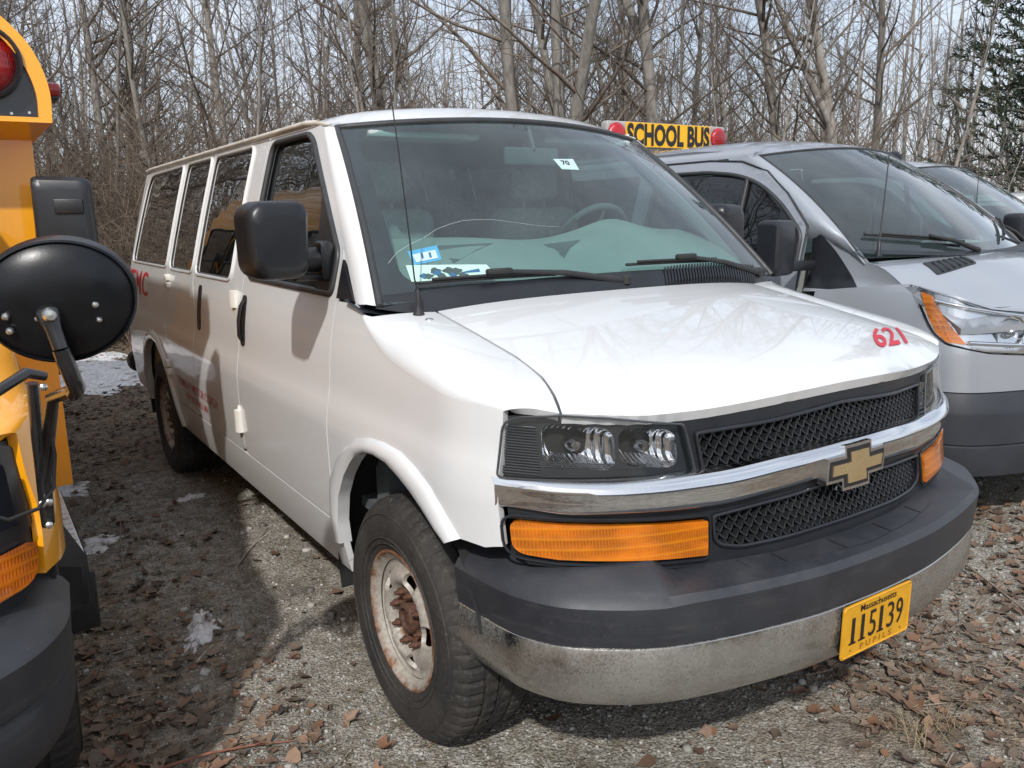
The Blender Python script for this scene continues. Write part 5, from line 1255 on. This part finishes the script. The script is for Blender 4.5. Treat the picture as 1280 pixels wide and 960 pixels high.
def m_island(name, cols, rough=.8, obj=False, bump=0, tl=False):
    g = NG(name)
    rv = g.n('ObjectInfo').outputs['Random'] if obj else g.n('NewGeometry').outputs['Random Per Island']
    r = g.n('ValToRGB'); g.set(r.inputs['Fac'], rv); el = r.color_ramp.elements
    for i, c in enumerate(cols):
        e = el[i] if i < 2 else el.new(0); 
    for i, c in enumerate(cols): el[i].position = i/(len(cols)-1); el[i].color = (*c, 1)
    n = g.noise(g.co(), 60 if not obj else 40, 4, .6); c = g.mix(g.rng(n, .3, .7, .0, .55), r.outputs['Color'], g.mix(.5, r.outputs['Color'], (0.01, .008, .006)))
    kw = dict(base=c, rough=rough)
    if bump: kw['normal'] = g.bump(n, bump, .004)
    return g.fin(g.pr(**kw))
M['stone'] = m_island('gravel_stone', [(.10, .095, .085), (.32, .31, .29), (.20, .185, .165), (.52, .51, .48), (.27, .245, .21)], .8)
LEAFC = [(.055, .040, .031), (.19, .125, .085), (.12, .070, .045), (.29, .20, .14), (.20, .095, .05), (.10, .075, .055), (.25, .185, .135)]
M['leaf'] = m_island('dead_leaf', LEAFC, .75, True, .3); M['leaf_stuff'] = m_island('leaf_litter', LEAFC, .8)
M['stick'] = simple('dry_stick', (.20, .165, .13), .85, var=.35, vs=30, bump=.3)
# gravel stones
CX, CY = -1.966, -1.256
def in_view(x, y, pad=.05):
    dx, dy = x-CX, y-CY; c, s = math.cos(_yaw), math.sin(_yaw); f = dx*s+dy*c; r = dx*c-dy*s
    return (f > .6) & (np.abs(r) < f*(.62+pad)+.3)
def gravel_density(x, y):
    a = np.clip((x+1.9)/.8, 0, 1)*np.clip((5.2-y)/2., 0, 1); b = np.maximum(np.clip((y+.5)/1.2, 0, 1), np.clip((.5-x)/.7, 0, 1))
    return a*(.35+.65*b)
def scatter_stones(n, smin, smax, seed, near):
    r = np.random.default_rng(seed); x = r.uniform(-3.2, 5.5, n*6); y = r.uniform(-1.3, 6.5, n*6)
    d = np.hypot(x-CX, y-CY); ok = in_view(x, y) & (r.random(n*6) < (.12+gravel_density(x, y))*(vnoise(x, y, 2.2, 11)**1.2*1.7)) & (r.random(n*6) < np.clip(near/d, .0, 1)**1.6)
    x, y = x[ok][:n], y[ok][:n]; n = len(x); s = smin+(smax-smin)*r.random(n)**2.6
    B = np.array([(-1, -1, -1), (1, -1, -1), (1, 1, -1), (-1, 1, -1), (-.7, -.7, 1), (.7, -.7, 1), (.7, .7, 1), (-.7, .7, 1)], float)*.5
    V = B[None]*(1+r.uniform(-.38, .38, (n, 8, 3)))*np.stack([s*r.uniform(.8, 1.4, n), s, s*r.uniform(.45, .8, n)], -1)[:, None]
    a = r.uniform(0, 6.28, n); c, sn = np.cos(a)[:, None], np.sin(a)[:, None]
    V = np.stack([V[..., 0]*c-V[..., 1]*sn, V[..., 0]*sn+V[..., 1]*c, V[..., 2]], -1)+np.stack([x, y, ground_h(x, y)+s*.18], -1)[:, None]
    F = np.array([(0, 3, 2, 1), (4, 5, 6, 7), (0, 1, 5, 4), (1, 2, 6, 5), (2, 3, 7, 6), (3, 0, 4, 7)])
    return V.reshape(-1, 3), (F[None]+np.arange(n)[:, None, None]*8).reshape(-1, 4)
V1, F1 = scatter_stones(34000, .003, .012, 21, 2.9); V2, F2 = scatter_stones(900, .012, .032, 22, 4.)
me = bpy.data.meshes.new('gravel_stones'); fast_mesh(me, np.concatenate([V1, V2]), np.concatenate([F1, F2+len(V1)])); go = link('gravel_stones', me, 'stone'); tag(go, 'loose grey gravel on the ground', kind='stuff')
# leaves
def leaf_mesh(name, seed, kind):
    r = random.Random(seed); pts = []
    if kind == 'maple':
        spec = [(0, 1.0), (22, .52), (40, .82), (62, .42), (88, .70), (118, .34), (150, .40), (175, .16)]
    elif kind == 'oak': spec = [(0, 1.0), (14, .66), (24, .78), (40, .46), (56, .60), (80, .32), (108, .42), (140, .30), (172, .42)]
    else: spec = [(0, 1.0), (18, .72), (40, .52), (70, .42), (110, .42), (145, .55), (172, .62)]
    R_ = [(a, q*r.uniform(.88, 1.1)) for a, q in spec]; L_ = [(-a, q*r.uniform(.88, 1.1)) for a, q in spec[1:][::-1]]
    curl = r.uniform(.15, .55); tw = r.uniform(-.5, .5); fold = r.uniform(.0, .6); ph = r.uniform(0, 6)
    def P(a, q):
        x, y = q*math.sin(R(a)), q*math.cos(R(a)); z = curl*(y*y)*.5*r.uniform(.6, 1.2)+fold*abs(x)*.7+tw*x*y*.6+.08*math.sin(5*a/57+ph); return (x*.5, y*.5, z*.5)
    ring = [P(a, q) for a, q in R_+L_]; mid = [P(a, q*.5) for a, q in R_+L_]; n = len(ring)
    m = MB(); m.add([(0, 0, .0)]+mid+ring, [[0, 1+i, 1+(i+1) % n] for i in range(n)]+[[1+i, 1+n+i, 1+n+(i+1) % n, 1+(i+1) % n] for i in range(n)])
    k = len(m.v); m.tube([(0, -.08, .0), (.02, -.35, .02), (.05, -.58, .06)], .012, 3)
    return m.mesh(name, 50)
LM = [leaf_mesh('dead_leaf', 31+i, k) for i, k in enumerate(('maple', 'oak', 'maple', 'oval', 'oak', 'maple', 'oval'))]
def leaf_density(x, y):
    a = np.clip((-1.05-x)/.5, 0, 1)*np.clip((4.5-y)/3, .25, 1); b = 1.6*np.clip((x-.10)/.4, 0, 1)*np.clip((1.1-y)/1., 0, 1); c = np.clip((y-4.5)/2, 0, 1)
    return np.clip(.035+a+b*1.0+c*.7, 0, 1)
r = np.random.default_rng(77); N = 60000; x = r.uniform(-3, 6, N); y = r.uniform(-1.3, 5.5, N); d = np.hypot(x-CX, y-CY)
ok = in_view(x, y, .0) & (r.random(N) < leaf_density(x, y)*vnoise(x, y, 1.6, 12)*1.5*np.clip(2.6/d, 0, 1)**2)
ok &= ~((np.abs(x) < .97) & (y > .1)) ; ok &= ~((x < -1.9) & (y > .45))
x, y = x[ok], y[ok]; print('leaf spots', len(x))
for i in range(min(285, len(x))):
    o = bpy.data.objects.new('dead_leaf', LM[i % len(LM)]); COL.objects.link(o); o.parent = ground
    if not LM[i % len(LM)].materials: LM[i % len(LM)].materials.append(M['leaf'])
    s = float(.022+.085*r.random()**(2. if x[i] < .2 else 1.2)); o.scale = (s, s*float(r.uniform(.85, 1.2)), s*float(r.uniform(.7, 1.3))); o.location = (x[i], y[i], float(ground_h(x[i], y[i]))+.006+.1*s*float(r.random()))
    o.rotation_euler = (float(r.normal(0, .28)), float(r.normal(0, .28)), float(r.uniform(0, 6.28)))
    if r.random() < .12: o.rotation_euler[0] += 3.0
def leaf_mass(n, seed):
    r = np.random.default_rng(seed); N = n*14; x = r.uniform(-7, 9, N); y = r.uniform(-1.3, 14, N); d = np.hypot(x-CX, y-CY)
    ok = in_view(x, y) & (r.random(N) < leaf_density(x, y)*(vnoise(x, y, 1.6, 12)*.7+vnoise(x, y, 5, 13)*.6)*np.clip(5/d, 0, 1)**1.2); x, y = x[ok][:n], y[ok][:n]; n = len(x)
    B = np.array([(0, -.5, 0), (.28, -.25, .05), (.42, .1, .12), (.16, .18, .02), (0, .55, .12), (-.16, .18, .02), (-.42, .1, .12), (-.28, -.25, .05)])
    s = .010+.062*r.random(n)**2.2; V = B[None]*(1+r.uniform(-.45, .45, (n, 8, 3)))*s[:, None, None]; V[..., 2] *= r.uniform(.2, 2.6, n)[:, None]
    a = r.uniform(0, 6.28, n); t = r.normal(0, .35, n); ct, st_ = np.cos(t)[:, None], np.sin(t)[:, None]; V = np.stack([V[..., 0], V[..., 1]*ct-V[..., 2]*st_, V[..., 1]*st_+V[..., 2]*ct], -1)
    c, sn = np.cos(a)[:, None], np.sin(a)[:, None]
    V = np.stack([V[..., 0]*c-V[..., 1]*sn, V[..., 0]*sn+V[..., 1]*c, V[..., 2]], -1)+np.stack([x, y, ground_h(x, y)+.004+s*.12], -1)[:, None]
    F = np.array([(0, 1, 3), (1, 2, 3), (0, 3, 5), (3, 4, 5), (0, 5, 7), (5, 6, 7)]); return V.reshape(-1, 3), (F[None]+np.arange(n)[:, None, None]*8).reshape(-1, 3)
V1, F1 = leaf_mass(34000, 5); me = bpy.data.meshes.new('leaf_litter'); fast_mesh(me, V1, F1); tag(link('leaf_litter', me, 'leaf_stuff'), 'brown leaf litter covering the ground', kind='stuff')
# thin broken twigs and straw among the leaves
r = np.random.default_rng(303); N = 40000; x = r.uniform(-3, 6, N); y = r.uniform(-1.3, 7, N); d = np.hypot(x-CX, y-CY)
ok = in_view(x, y) & (r.random(N) < (.10+leaf_density(x, y))*vnoise(x, y, 1.9, 14)*np.clip(3/d, 0, 1)**1.5); x, y = x[ok][:3200], y[ok][:3200]; n = len(x)
L = .012+.10*r.random(n)**2.5; a = r.uniform(0, 6.28, n); w = .0007+.0012*r.random(n); dx, dy = np.cos(a)*L/2, np.sin(a)*L/2; px_, py_ = -np.sin(a)*w, np.cos(a)*w; z0 = ground_h(x-dx, y-dy)+.006+.012*r.random(n); z1 = ground_h(x+dx, y+dy)+.005+.02*r.random(n)
V = np.stack([np.stack([x+sx*dx+q*px_, y+sx*dy+q*py_, z+h*w*1.6], -1) for sx, z in ((-1, z0), (1, z1)) for q, h in ((-1, 0), (1, 0), (0, 1))], 1)
F = np.array([(0, 1, 4, 3), (1, 2, 5, 4), (2, 0, 3, 5)]); M['straw_bits'] = m_island('twig_litter', [(.10, .075, .05), (.34, .28, .20), (.20, .15, .10), (.42, .36, .27)], .85)
me = bpy.data.meshes.new('twig_litter'); fast_mesh(me, V.reshape(-1, 3), (F[None]+np.arange(n)[:, None, None]*6).reshape(-1, 4)); tag(link('twig_litter', me, 'straw_bits'), 'broken twigs and straw lying among the leaves', kind='stuff')
# snow patches
def m_snow():
    g = NG('old_snow'); co = g.co(False); a = g.noise(co, 22, 6, .7); b = g.noise(co, 7, 5, .65)
    c = g.mix(g.rng(a, .42, .62), (.72, .73, .75), (.50, .48, .45)); c = g.mix(g.rng(b, .55, .66), c, (.13, .095, .07))
    return g.fin(g.pr(base=c, rough=.75, sub=.15, normal=g.bump(g.noise(co, 60, 4), .5, .01)))
M['snow'] = m_snow()
def snow(cx, cy, rx, ry, h, rot, seed, label, group=None):
    r = random.Random(seed); ph = [r.uniform(0, 6.28) for _ in range(4)]; m = MB(); N = 72; K = 18
    def P(u, v):
        a = 2*math.pi*u; k = 1+.22*math.sin(2*a+ph[0])+.16*math.sin(3*a+ph[1])+.13*math.sin(5*a+ph[2])+.12*math.sin(9*a+ph[3])+.10*math.sin(17*a+ph[1]); x, y = rx*k*v*math.cos(a), ry*k*v*math.sin(a)
        c, s_ = math.cos(rot), math.sin(rot); X, Y = cx+x*c-y*s_, cy+x*s_+y*c
        nz = float(vnoise(np.array(X), np.array(Y), 26., seed))*.6+float(vnoise(np.array(X), np.array(Y), 70., seed+1))*.4; hz = h*((1-v**3)*1.1+1.5*(nz-.5)) if v < 1 else -.02
        return (X, Y, float(ground_h(X, Y))+hz-.002)
    vs = [P(0, 0)]+[P(i/N, j/K) for j in range(1, K+1) for i in range(N)]; fs = [[0, 1+i, 1+(i+1) % N] for i in range(N)]+[[1+j*N+i, 1+(j+1)*N+i, 1+(j+1)*N+(i+1) % N, 1+j*N+(i+1) % N] for j in range(K-1) for i in range(N)]
    m.add(vs, fs); o = m.build('snow_patch', 'snow', None, 60); tag(o, label, 'snow', group)
snow(-1.345, 2.02, .055, .19, .022, R(-28), 41, 'small elongated lump of old snow on gravel beside the van', 'patches of old snow')
snow(-1.62, 4.35, .16, .17, .014, .3, 42, 'thin icy snow patch among leaves near the rear wheel', 'patches of old snow')
snow(-1.55, 3.25, .12, .09, .012, .9, 43, 'faint smear of ice between the bus and the van', 'patches of old snow')
snow(-1.0, 3.72, .075, .05, .014, .2, 45, 'small pale ice crumb just ahead of the rear wheel', 'patches of old snow')
snow(-1.95, 10.0, 1.5, 3.0, .05, .2, 44, 'wide leaf speckled snow sheet behind the white van', 'patches of old snow')
# fallen sticks
def stick(pts, rad, label, mat='stick'):
    m = MB(); P = [Vector((x, y, float(ground_h(x, y))+z)) for x, y, z in pts]; m.tube(P, [rad*(1-.55*i/(len(P)-1)) for i in range(len(P))], 6)
    rr_ = random.Random(int(abs(pts[0][0])*1000))
    for i in range(1, len(P)-1):
        if rr_.random() < .7: d = Vector((rr_.uniform(-1, 1), rr_.uniform(-1, 1), rr_.uniform(.0, .5))).normalized()*rr_.uniform(.05, .15); m.tube([P[i], P[i]+d*.6, P[i]+d], [rad*.5, rad*.35, rad*.15], 4)
    tag(m.build('fallen_stick', mat, None, 60), label, 'stick', 'fallen sticks on the ground')
M['red_stick'] = simple('red_twig', (.22, .09, .055), .8, var=.3, vs=30); M['pale_stick'] = simple('pale_twig', (.40, .36, .30), .85, var=.2, vs=30)
stick([(-1.66, 1.18, .01), (-1.52, 1.16, .018), (-1.39, 1.116, .016), (-1.28, 1.083, .010)], .005, 'reddish twig on the gravel at the bottom of the photo', 'red_stick')
stick([(-1.42, 1.75, .01), (-1.38, 1.80, .014), (-1.33, 1.86, .01)], .005, 'short pale twig below the small snow lump', 'pale_stick')
stick([(1.78, .95, .02), (1.70, .76, .04), (1.62, .55, .05), (1.52, .36, .03), (1.40, .15, .02)], .008, 'long thin stick on the gravel right of the bumper')
stick([(1.05, .30, .01), (1.10, .24, .10), (1.12, .19, .26)], .0035, 'thin upright stalk right of the plate among leaves')
stick([(-1.5, 2.85, .01), (-1.46, 3.2, .02), (-1.40, 3.6, .01)], .005, 'thin twig lying lengthwise between bus and van')
stick([(-1.05, 2.55, .01), (-.92, 2.75, .015), (-.78, 2.95, .01)], .004, 'straight twig pointing at the white rocker panel', 'pale_stick')
stick([(-1.9, 6.2, .02), (-1.5, 6.5, .06), (-1.2, 6.9, .04)], .012, 'branch lying by the snow behind the bus mirror')
# dry grass tuft ahead of the bumper
m = MB(); rr_ = random.Random(9)
for k in range(110):
    a = rr_.uniform(0, 6.28); q = rr_.random()**.6*.14; b = Vector((.36+q*math.cos(a), -.02+q*.6*math.sin(a), 0)); b.z = float(ground_h(b.x, b.y)); d = Vector((rr_.gauss(0, .5), rr_.gauss(0, .5), rr_.uniform(.25, 1))).normalized()*rr_.uniform(.05, .14); sd = Vector((d.y, -d.x, 0)).normalized()*.0012
    m.add([b-sd, b+sd, b+d*.6+sd*.7-Vector((0, 0, .004)), b+d*.6-sd*.7-Vector((0, 0, .004)), b+d+Vector((0, 0, -.02))], [[0, 1, 2, 3], [3, 2, 4]])
tag(m.build('grass_tuft', simple('straw', (.26, .20, .11), .8, var=.2), None, 60), 'flattened tuft of dry straw grass ahead of the bumper', 'grass')

# ================================================================ trees
def m_bark(name, a, b, sc):
    g = NG(name); n = g.noise(g.co(True, (sc, sc, sc*.25)), 1, 6, .65); k = g.noise(g.co(True), 1.3, 4, .6); rv = g.n('ObjectInfo').outputs['Random']
    c = g.mix(g.rng(n, .3, .7), a, b); c = g.mix(g.rng(k, .5, .7, 0, .4), c, (.20, .20, .17)); hs = g.n('HueSaturation'); g.set(hs.inputs['Color'], c); g.set(hs.inputs['Value'], g.rng(rv, 0, 1, .72, 1.25))
    return g.fin(g.pr(base=hs.outputs['Color'], rough=.9, normal=g.bump(n, .6, .02), spec=.2))
M['bark'] = m_bark('grey_bark', (.145, .13, .115), (.33, .305, .275), 14); M['twig'] = m_bark('twig_bark', (.095, .076, .062), (.21, .17, .138), 30); M['brush'] = m_bark('brush_bark', (.095, .070, .052), (.27, .21, .16), 30); M['hazy_bark'] = m_bark('hazy_bark', (.27, .25, .23), (.40, .375, .35), 10)  # bark of the far wood is paler: distance haze painted into its colour
class TB:
    """collects many thin tapered tubes as arrays"""
    def __init__(s): s.V = []; s.F = []; s.n = 0
    def tube(s, P, r, k):
        P = np.asarray(P, float); r = np.asarray(r, float); m = len(P); t = np.gradient(P, axis=0); t /= np.linalg.norm(t, axis=1)[:, None]+1e-9
        up = np.array([0, 0, 1.]) if abs(t[0, 2]) < .9 else np.array([1., 0, 0]); a = np.cross(t, up); a /= np.linalg.norm(a, axis=1)[:, None]+1e-9; b = np.cross(t, a)
        q = 2*np.pi*np.arange(k)/k; s.V.append((P[:, None]+(a[:, None]*np.cos(q)[None, :, None]+b[:, None]*np.sin(q)[None, :, None])*r[:, None, None]).reshape(-1, 3))
        i = np.arange(m-1)[:, None]*k; j = np.arange(k)[None]; jn = (j+1) % k
        s.F.append((np.stack([i+j, i+jn, i+k+jn, i+k+j], -1).reshape(-1, 4))+s.n); s.n += m*k
    def mesh(s, name):
        me = bpy.data.meshes.new(name); fast_mesh(me, np.concatenate(s.V), np.concatenate(s.F)); me.shade_smooth(); return me
def limb(r, p, d, L, wob, up, n):
    P = [p]; d = d/np.linalg.norm(d)
    for i in range(n):
        d = d+r.normal(0, wob, 3)+np.array([0, 0, up]); d /= np.linalg.norm(d); P.append(P[-1]+d*L/n)
    return np.array(P)
def at(P, f):
    x = f*(len(P)-1); i = min(int(x), len(P)-2); return P[i]+(P[i+1]-P[i])*(x-i), P[i+1]-P[i]
def side_dir(r, t, ang):
    t = t/np.linalg.norm(t); v = r.normal(0, 1, 3); v -= t*(v@t); v /= np.linalg.norm(v); return t*math.cos(ang)+v*math.sin(ang)
def make_tree(seed, h, r0, nb, first=.12, bl=(1.4, 3.2), n2=7, n3=6, stems=1, lean=.05, fork=None):
    r = np.random.default_rng(seed); T, C = TB(), TB()
    for s in range(stems):
        b = np.array([0., 0, -.15])+(np.array([math.cos(s*2.4), math.sin(s*2.4), 0])*r0*1.25 if stems > 1 else 0); d = np.array([r.normal(0, lean)+(.07*math.cos(s*2.4) if stems > 1 else 0), r.normal(0, lean)+(.07*math.sin(s*2.4) if stems > 1 else 0), 1.])
        P = limb(r, b, d, h*r.uniform(.85, 1.), .035, .01, 14); k = np.linspace(0, 1, 15); rad = r0*(1-.86*k**.9)*(1+.5*np.exp(-k*22)); T.tube(P, rad, 9 if r0 > .06 else 6)
        if fork: p, t = at(P, fork); Q = limb(r, p, side_dir(r, t, .45), h*.5, .04, .05, 8); T.tube(Q, r0*.6*(1-.8*np.linspace(0, 1, 9)), 7)
        for i in range(nb//stems):
            f = first+(1-first)*(i+r.random())/(nb/stems)*.97; p, t = at(P, min(f, .97)); rr = r0*(1-.86*f**.9)
            L = r.uniform(*bl)*(1.15-.75*f); B = limb(r, p, side_dir(r, t, r.uniform(.6, 1.25)), L, .10, .07, 6); rb = min(rr*.5, .035)*r.uniform(.5, 1); C.tube(B, rb*(1-.75*np.linspace(0, 1, 7))+.0015, 5)
            for j in range(n2):
                g_ = .18+.8*(j+r.random())/n2; p2, t2 = at(B, min(g_, .98)); L2 = L*r.uniform(.22, .5)*(1.15-.5*g_); B2 = limb(r, p2, side_dir(r, t2, r.uniform(.5, 1.1)), L2, .14, .05, 4); C.tube(B2, np.linspace(max(.0035, rb*.33), .0022, 5), 3)
                for q in range(n3):
                    e = .15+.85*(q+r.random())/n3; p3, t3 = at(B2, min(e, .98)); C.tube(limb(r, p3, side_dir(r, t3, r.uniform(.5, 1.1)), L2*r.uniform(.25, .6), .16, .04, 2), np.array([.0026, .0021, .0014]), 3)
    return T.mesh('trunk'), C.mesh('crown')
def make_brush(seed, n, h, spread):
    r = np.random.default_rng(seed); T, C = TB(), TB()
    for i in range(n):
        a = r.uniform(0, 6.28); q = spread*r.random()**.7; p = np.array([q*math.cos(a), q*math.sin(a), -.05]); L = h*r.uniform(.5, 1.1)
        P = limb(r, p, np.array([r.normal(0, .35), r.normal(0, .35), 1]), L, .13, -.01, 8); T.tube(P, np.linspace(r.uniform(.006, .013), .002, 9), 4)
        for j in range(9):
            f = .1+.88*(j+r.random())/9; p2, t2 = at(P, min(.98, f)); L2 = L*r.uniform(.15, .42); B = limb(r, p2, side_dir(r, t2, r.uniform(.4, 1.2)), L2, .2, .0, 4); C.tube(B, np.linspace(.0042, .002, 5), 3)
            for k in range(4): p3, t3 = at(B, r.uniform(.15, .95)); C.tube(limb(r, p3, side_dir(r, t3, r.uniform(.5, 1.2)), L2*r.uniform(.25, .6), .2, 0, 2), np.array([.0028, .0022, .0014]), 3)
    return T.mesh('stems'), C.mesh('twigs')
def make_pine(seed, h, r0):
    r = np.random.default_rng(seed); T = TB(); P = limb(r, np.array([0., 0, -.1]), np.array([0, 0, 1.]), h, .01, 0, 10); T.tube(P, r0*(1-.85*np.linspace(0, 1, 11)), 8); V = []; F = []; n = 0
    for i in range(300):
        f = .10+.88*r.random(); p, t = at(P, f); L = (1-f)*h*.26+.5; B = limb(r, p, side_dir(r, t, r.uniform(.9, 1.6)), L, .05, .03, 5); T.tube(B, np.linspace(.03*(1-f)+.008, .004, 6), 4)
        for j in range(90):
            q, tt = at(B, r.uniform(.15, 1)); d = side_dir(r, tt, r.uniform(.3, 1.3))*r.uniform(.12, .28); w = np.cross(d, r.normal(0, 1, 3)); w = w/np.linalg.norm(w)*.026; V += [q-w, q+w, q+d+w*.3, q+d-w*.3]; F.append((n, n+1, n+2, n+3)); n += 4
    me = bpy.data.meshes.new('crown'); fast_mesh(me, np.array(V), np.array(F)); return T.mesh('trunk'), me
def plant(name, parts, mats, loc, rz, sc, label, cat, group=None, names=('trunk', 'crown')):
    e = empty(name, loc, rz); e.scale = (sc, sc, sc); tag(e, label, cat, group)
    for nm, me, mt in zip(names, parts, mats):
        if not me.materials: me.materials.append(M[mt])
        o = bpy.data.objects.new(nm, me); COL.objects.link(o); o.parent = e
    return e
def polar(u, d): a = _yaw+math.atan((u-640)/1035.7); return CX+d*math.sin(a), CY+d*math.cos(a)
big = [make_tree(101, 12.5, .095, 46, .14), make_tree(102, 13.5, .12, 52, .18, lean=.03), make_tree(103, 11, .07, 46, .10), make_tree(104, 12, .085, 48, .12, lean=.10), make_tree(105, 10, .06, 44, .08, bl=(1.2, 2.6))]
thin = [make_tree(201, 8.5, .050, 40, .08, (.9, 2.0), 6, 5), make_tree(202, 9.5, .060, 44, .10, (1., 2.2), 6, 5), make_tree(203, 7.5, .042, 40, .06, (.8, 1.8), 6, 6, lean=.14), make_tree(204, 8, .045, 44, .06, (.9, 1.9), 6, 5, stems=2)]
tri = make_tree(301, 13, .115, 54, .16, (1.6, 3.2), 7, 6, stems=3, lean=.03); frk = make_tree(302, 13, .135, 34, .22, (1.8, 3.6), 7, 6, lean=.01, fork=.33)
brs = [make_brush(401, 46, 2.9, 1.25), make_brush(402, 52, 2.5, 1.4), make_brush(403, 40, 3.4, 1.2)]
TM, BM = ('bark', 'twig'), ('brush', 'brush')
x, y = polar(680, 12.5); plant('bare_tree', tri, TM, (x, y, 0), .6, 1., 'cluster of three grey trunks rising behind the white van roof', 'tree')
x, y = polar(826, 13.0); plant('bare_tree', frk, TM, (x, y, 0), 2.2, .95, 'straight pale trunk forking above the SCHOOL BUS sign', 'tree')
x, y = polar(1052, 16.5); plant('bare_tree', make_tree(303, 12, .12, 44, .15, lean=.06, fork=.28), TM, (x, y, 0), 4.0, 1., 'thick leaning forked trunk above the silver van windshield', 'tree')
x, y = polar(985, 16.5); plant('bare_tree', big[1], TM, (x, y, 0), 1.0, 1., 'tall straight grey trunk left of the thick leaning one', 'tree')
x, y = polar(20, 13.0); plant('bare_tree', big[3], TM, (x, y, 0), 3.0, 1., 'grey bare tree at the left edge above the yellow bus', 'tree')
M['needle'] = simple('needles', (.025, .045, .022), .7, var=.4, vs=4)
x, y = polar(1300, 30.0); plant('pine_tree', make_pine(310, 15, .18), ('bark', 'needle'), (x, y, 0), 0, 1., 'dark green evergreen tree at the right edge of the woods', 'tree')

rt = np.random.default_rng(17)
def field(n, u0, u1, d0, d1, protos, label, group, mats, nm, cat, s0=.85, s1=1.15, names=('trunk', 'crown'), mind=.9):
    pts = []; k = 0
    while len(pts) < n and k < n*60:
        k += 1; u = rt.uniform(u0, u1); d = math.sqrt(rt.uniform(d0*d0, d1*d1)); p = polar(u, d)
        if p[1] < 8.2 or any(math.hypot(p[0]-a, p[1]-b) < mind for a, b in pts): continue
        pts.append(p); plant(nm, protos[len(pts) % len(protos)], mats, (*p, 0), rt.uniform(0, 6.28), rt.uniform(s0, s1), label, cat, group, names)
field(9, -60, 1340, 13.5, 20, big, 'grey bare tree standing in the woods behind the parked vehicles', 'grey bare trees in the woods', TM, 'bare_tree', 'tree', mind=1.5)
field(36, -60, 1340, 20, 40, big, 'grey bare tree standing in the woods behind the parked vehicles', 'grey bare trees in the woods', TM, 'bare_tree', 'tree', mind=1.5)
field(46, -60, 1340, 11.0, 24, thin, 'slender bare sapling standing in the woods behind the parked vehicles', 'slender saplings in the woods', TM, 'sapling', 'sapling')
field(44, -60, 470, 12.6, 17, brs, 'tangle of leafless brown brush along the woods edge', 'leafless brush along the woods edge', BM, 'brush', 'brush', .8, 1.2, ('stems', 'twigs'), .8)
field(50, 400, 1340, 11.5, 19, brs, 'tangle of leafless brown brush along the woods edge', 'leafless brush along the woods edge', BM, 'brush', 'brush', .75, 1.15, ('stems', 'twigs'), .8)
# trees left of the lot, seen mirrored in the side windows
for k, (x, y) in enumerate([(-9.5, 2), (-8.6, 6), (-10.5, 9), (-9, 12.5), (-12, 5), (-11.5, 15), (-8.5, 17), (-13, -1), (-9.5, -4), (-13, 11), (-7.5, 21), (-12.5, 20), (-6.5, 14.5), (-7.2, 4), (-7.0, 9.5), (-8, 11), (-10, -1), (-15, 3), (-15, 8), (-6.2, 12), (-5.6, 17)]):
    plant('bare_tree', big[k % 5], TM, (x+rt.uniform(-.4, .4), y, 0), rt.uniform(0, 6.28), rt.uniform(.85, 1.1), 'bare tree beyond the bus, mirrored in the white van side windows', 'tree', 'bare trees beyond the bus')
field(18, -420, -60, 16, 30, brs, 'brush beyond the bus, mirrored in the white van side windows', 'brush beyond the bus', BM, 'brush', 'brush', .9, 1.4, ('stems', 'twigs'), .8)
field(26, -420, -60, 15, 34, big, 'bare tree beyond the bus, mirrored in the white van side windows', 'bare trees beyond the bus', TM, 'bare_tree', 'tree', mind=1.0)
# the far wood, one mass of poles and twigs
T = TB(); r = np.random.default_rng(91)
for i in range(380):
    u = r.uniform(-120, 1400); d = r.uniform(30, 75); x, y = polar(u, d); h = r.uniform(7, 15); P = limb(r, np.array([x, y, -.2]), np.array([r.normal(0, .06), r.normal(0, .06), 1]), h, .03, 0, 6); T.tube(P, np.linspace(r.uniform(.04, .13), .015, 7), 4)
    for j in range(9): p, t = at(P, r.uniform(.15, .95)); T.tube(limb(r, p, side_dir(r, t, r.uniform(.5, 1.2)), r.uniform(1., 3.), .15, .05, 3), np.array([.022, .016, .012, .006]), 3)
for i in range(1500):
    u = r.uniform(-420, 1400); d = r.uniform(22, 60); x, y = polar(u, d); T.tube(limb(r, np.array([x, y, 0]), np.array([r.normal(0, .5), r.normal(0, .5), 1]), r.uniform(1.5, 4.), .15, 0, 4), np.linspace(.018, .006, 5), 3)
tag(link('far_woods', T.mesh('far_woods'), 'hazy_bark'), 'far leafless woods behind the nearer trees', kind='stuff')
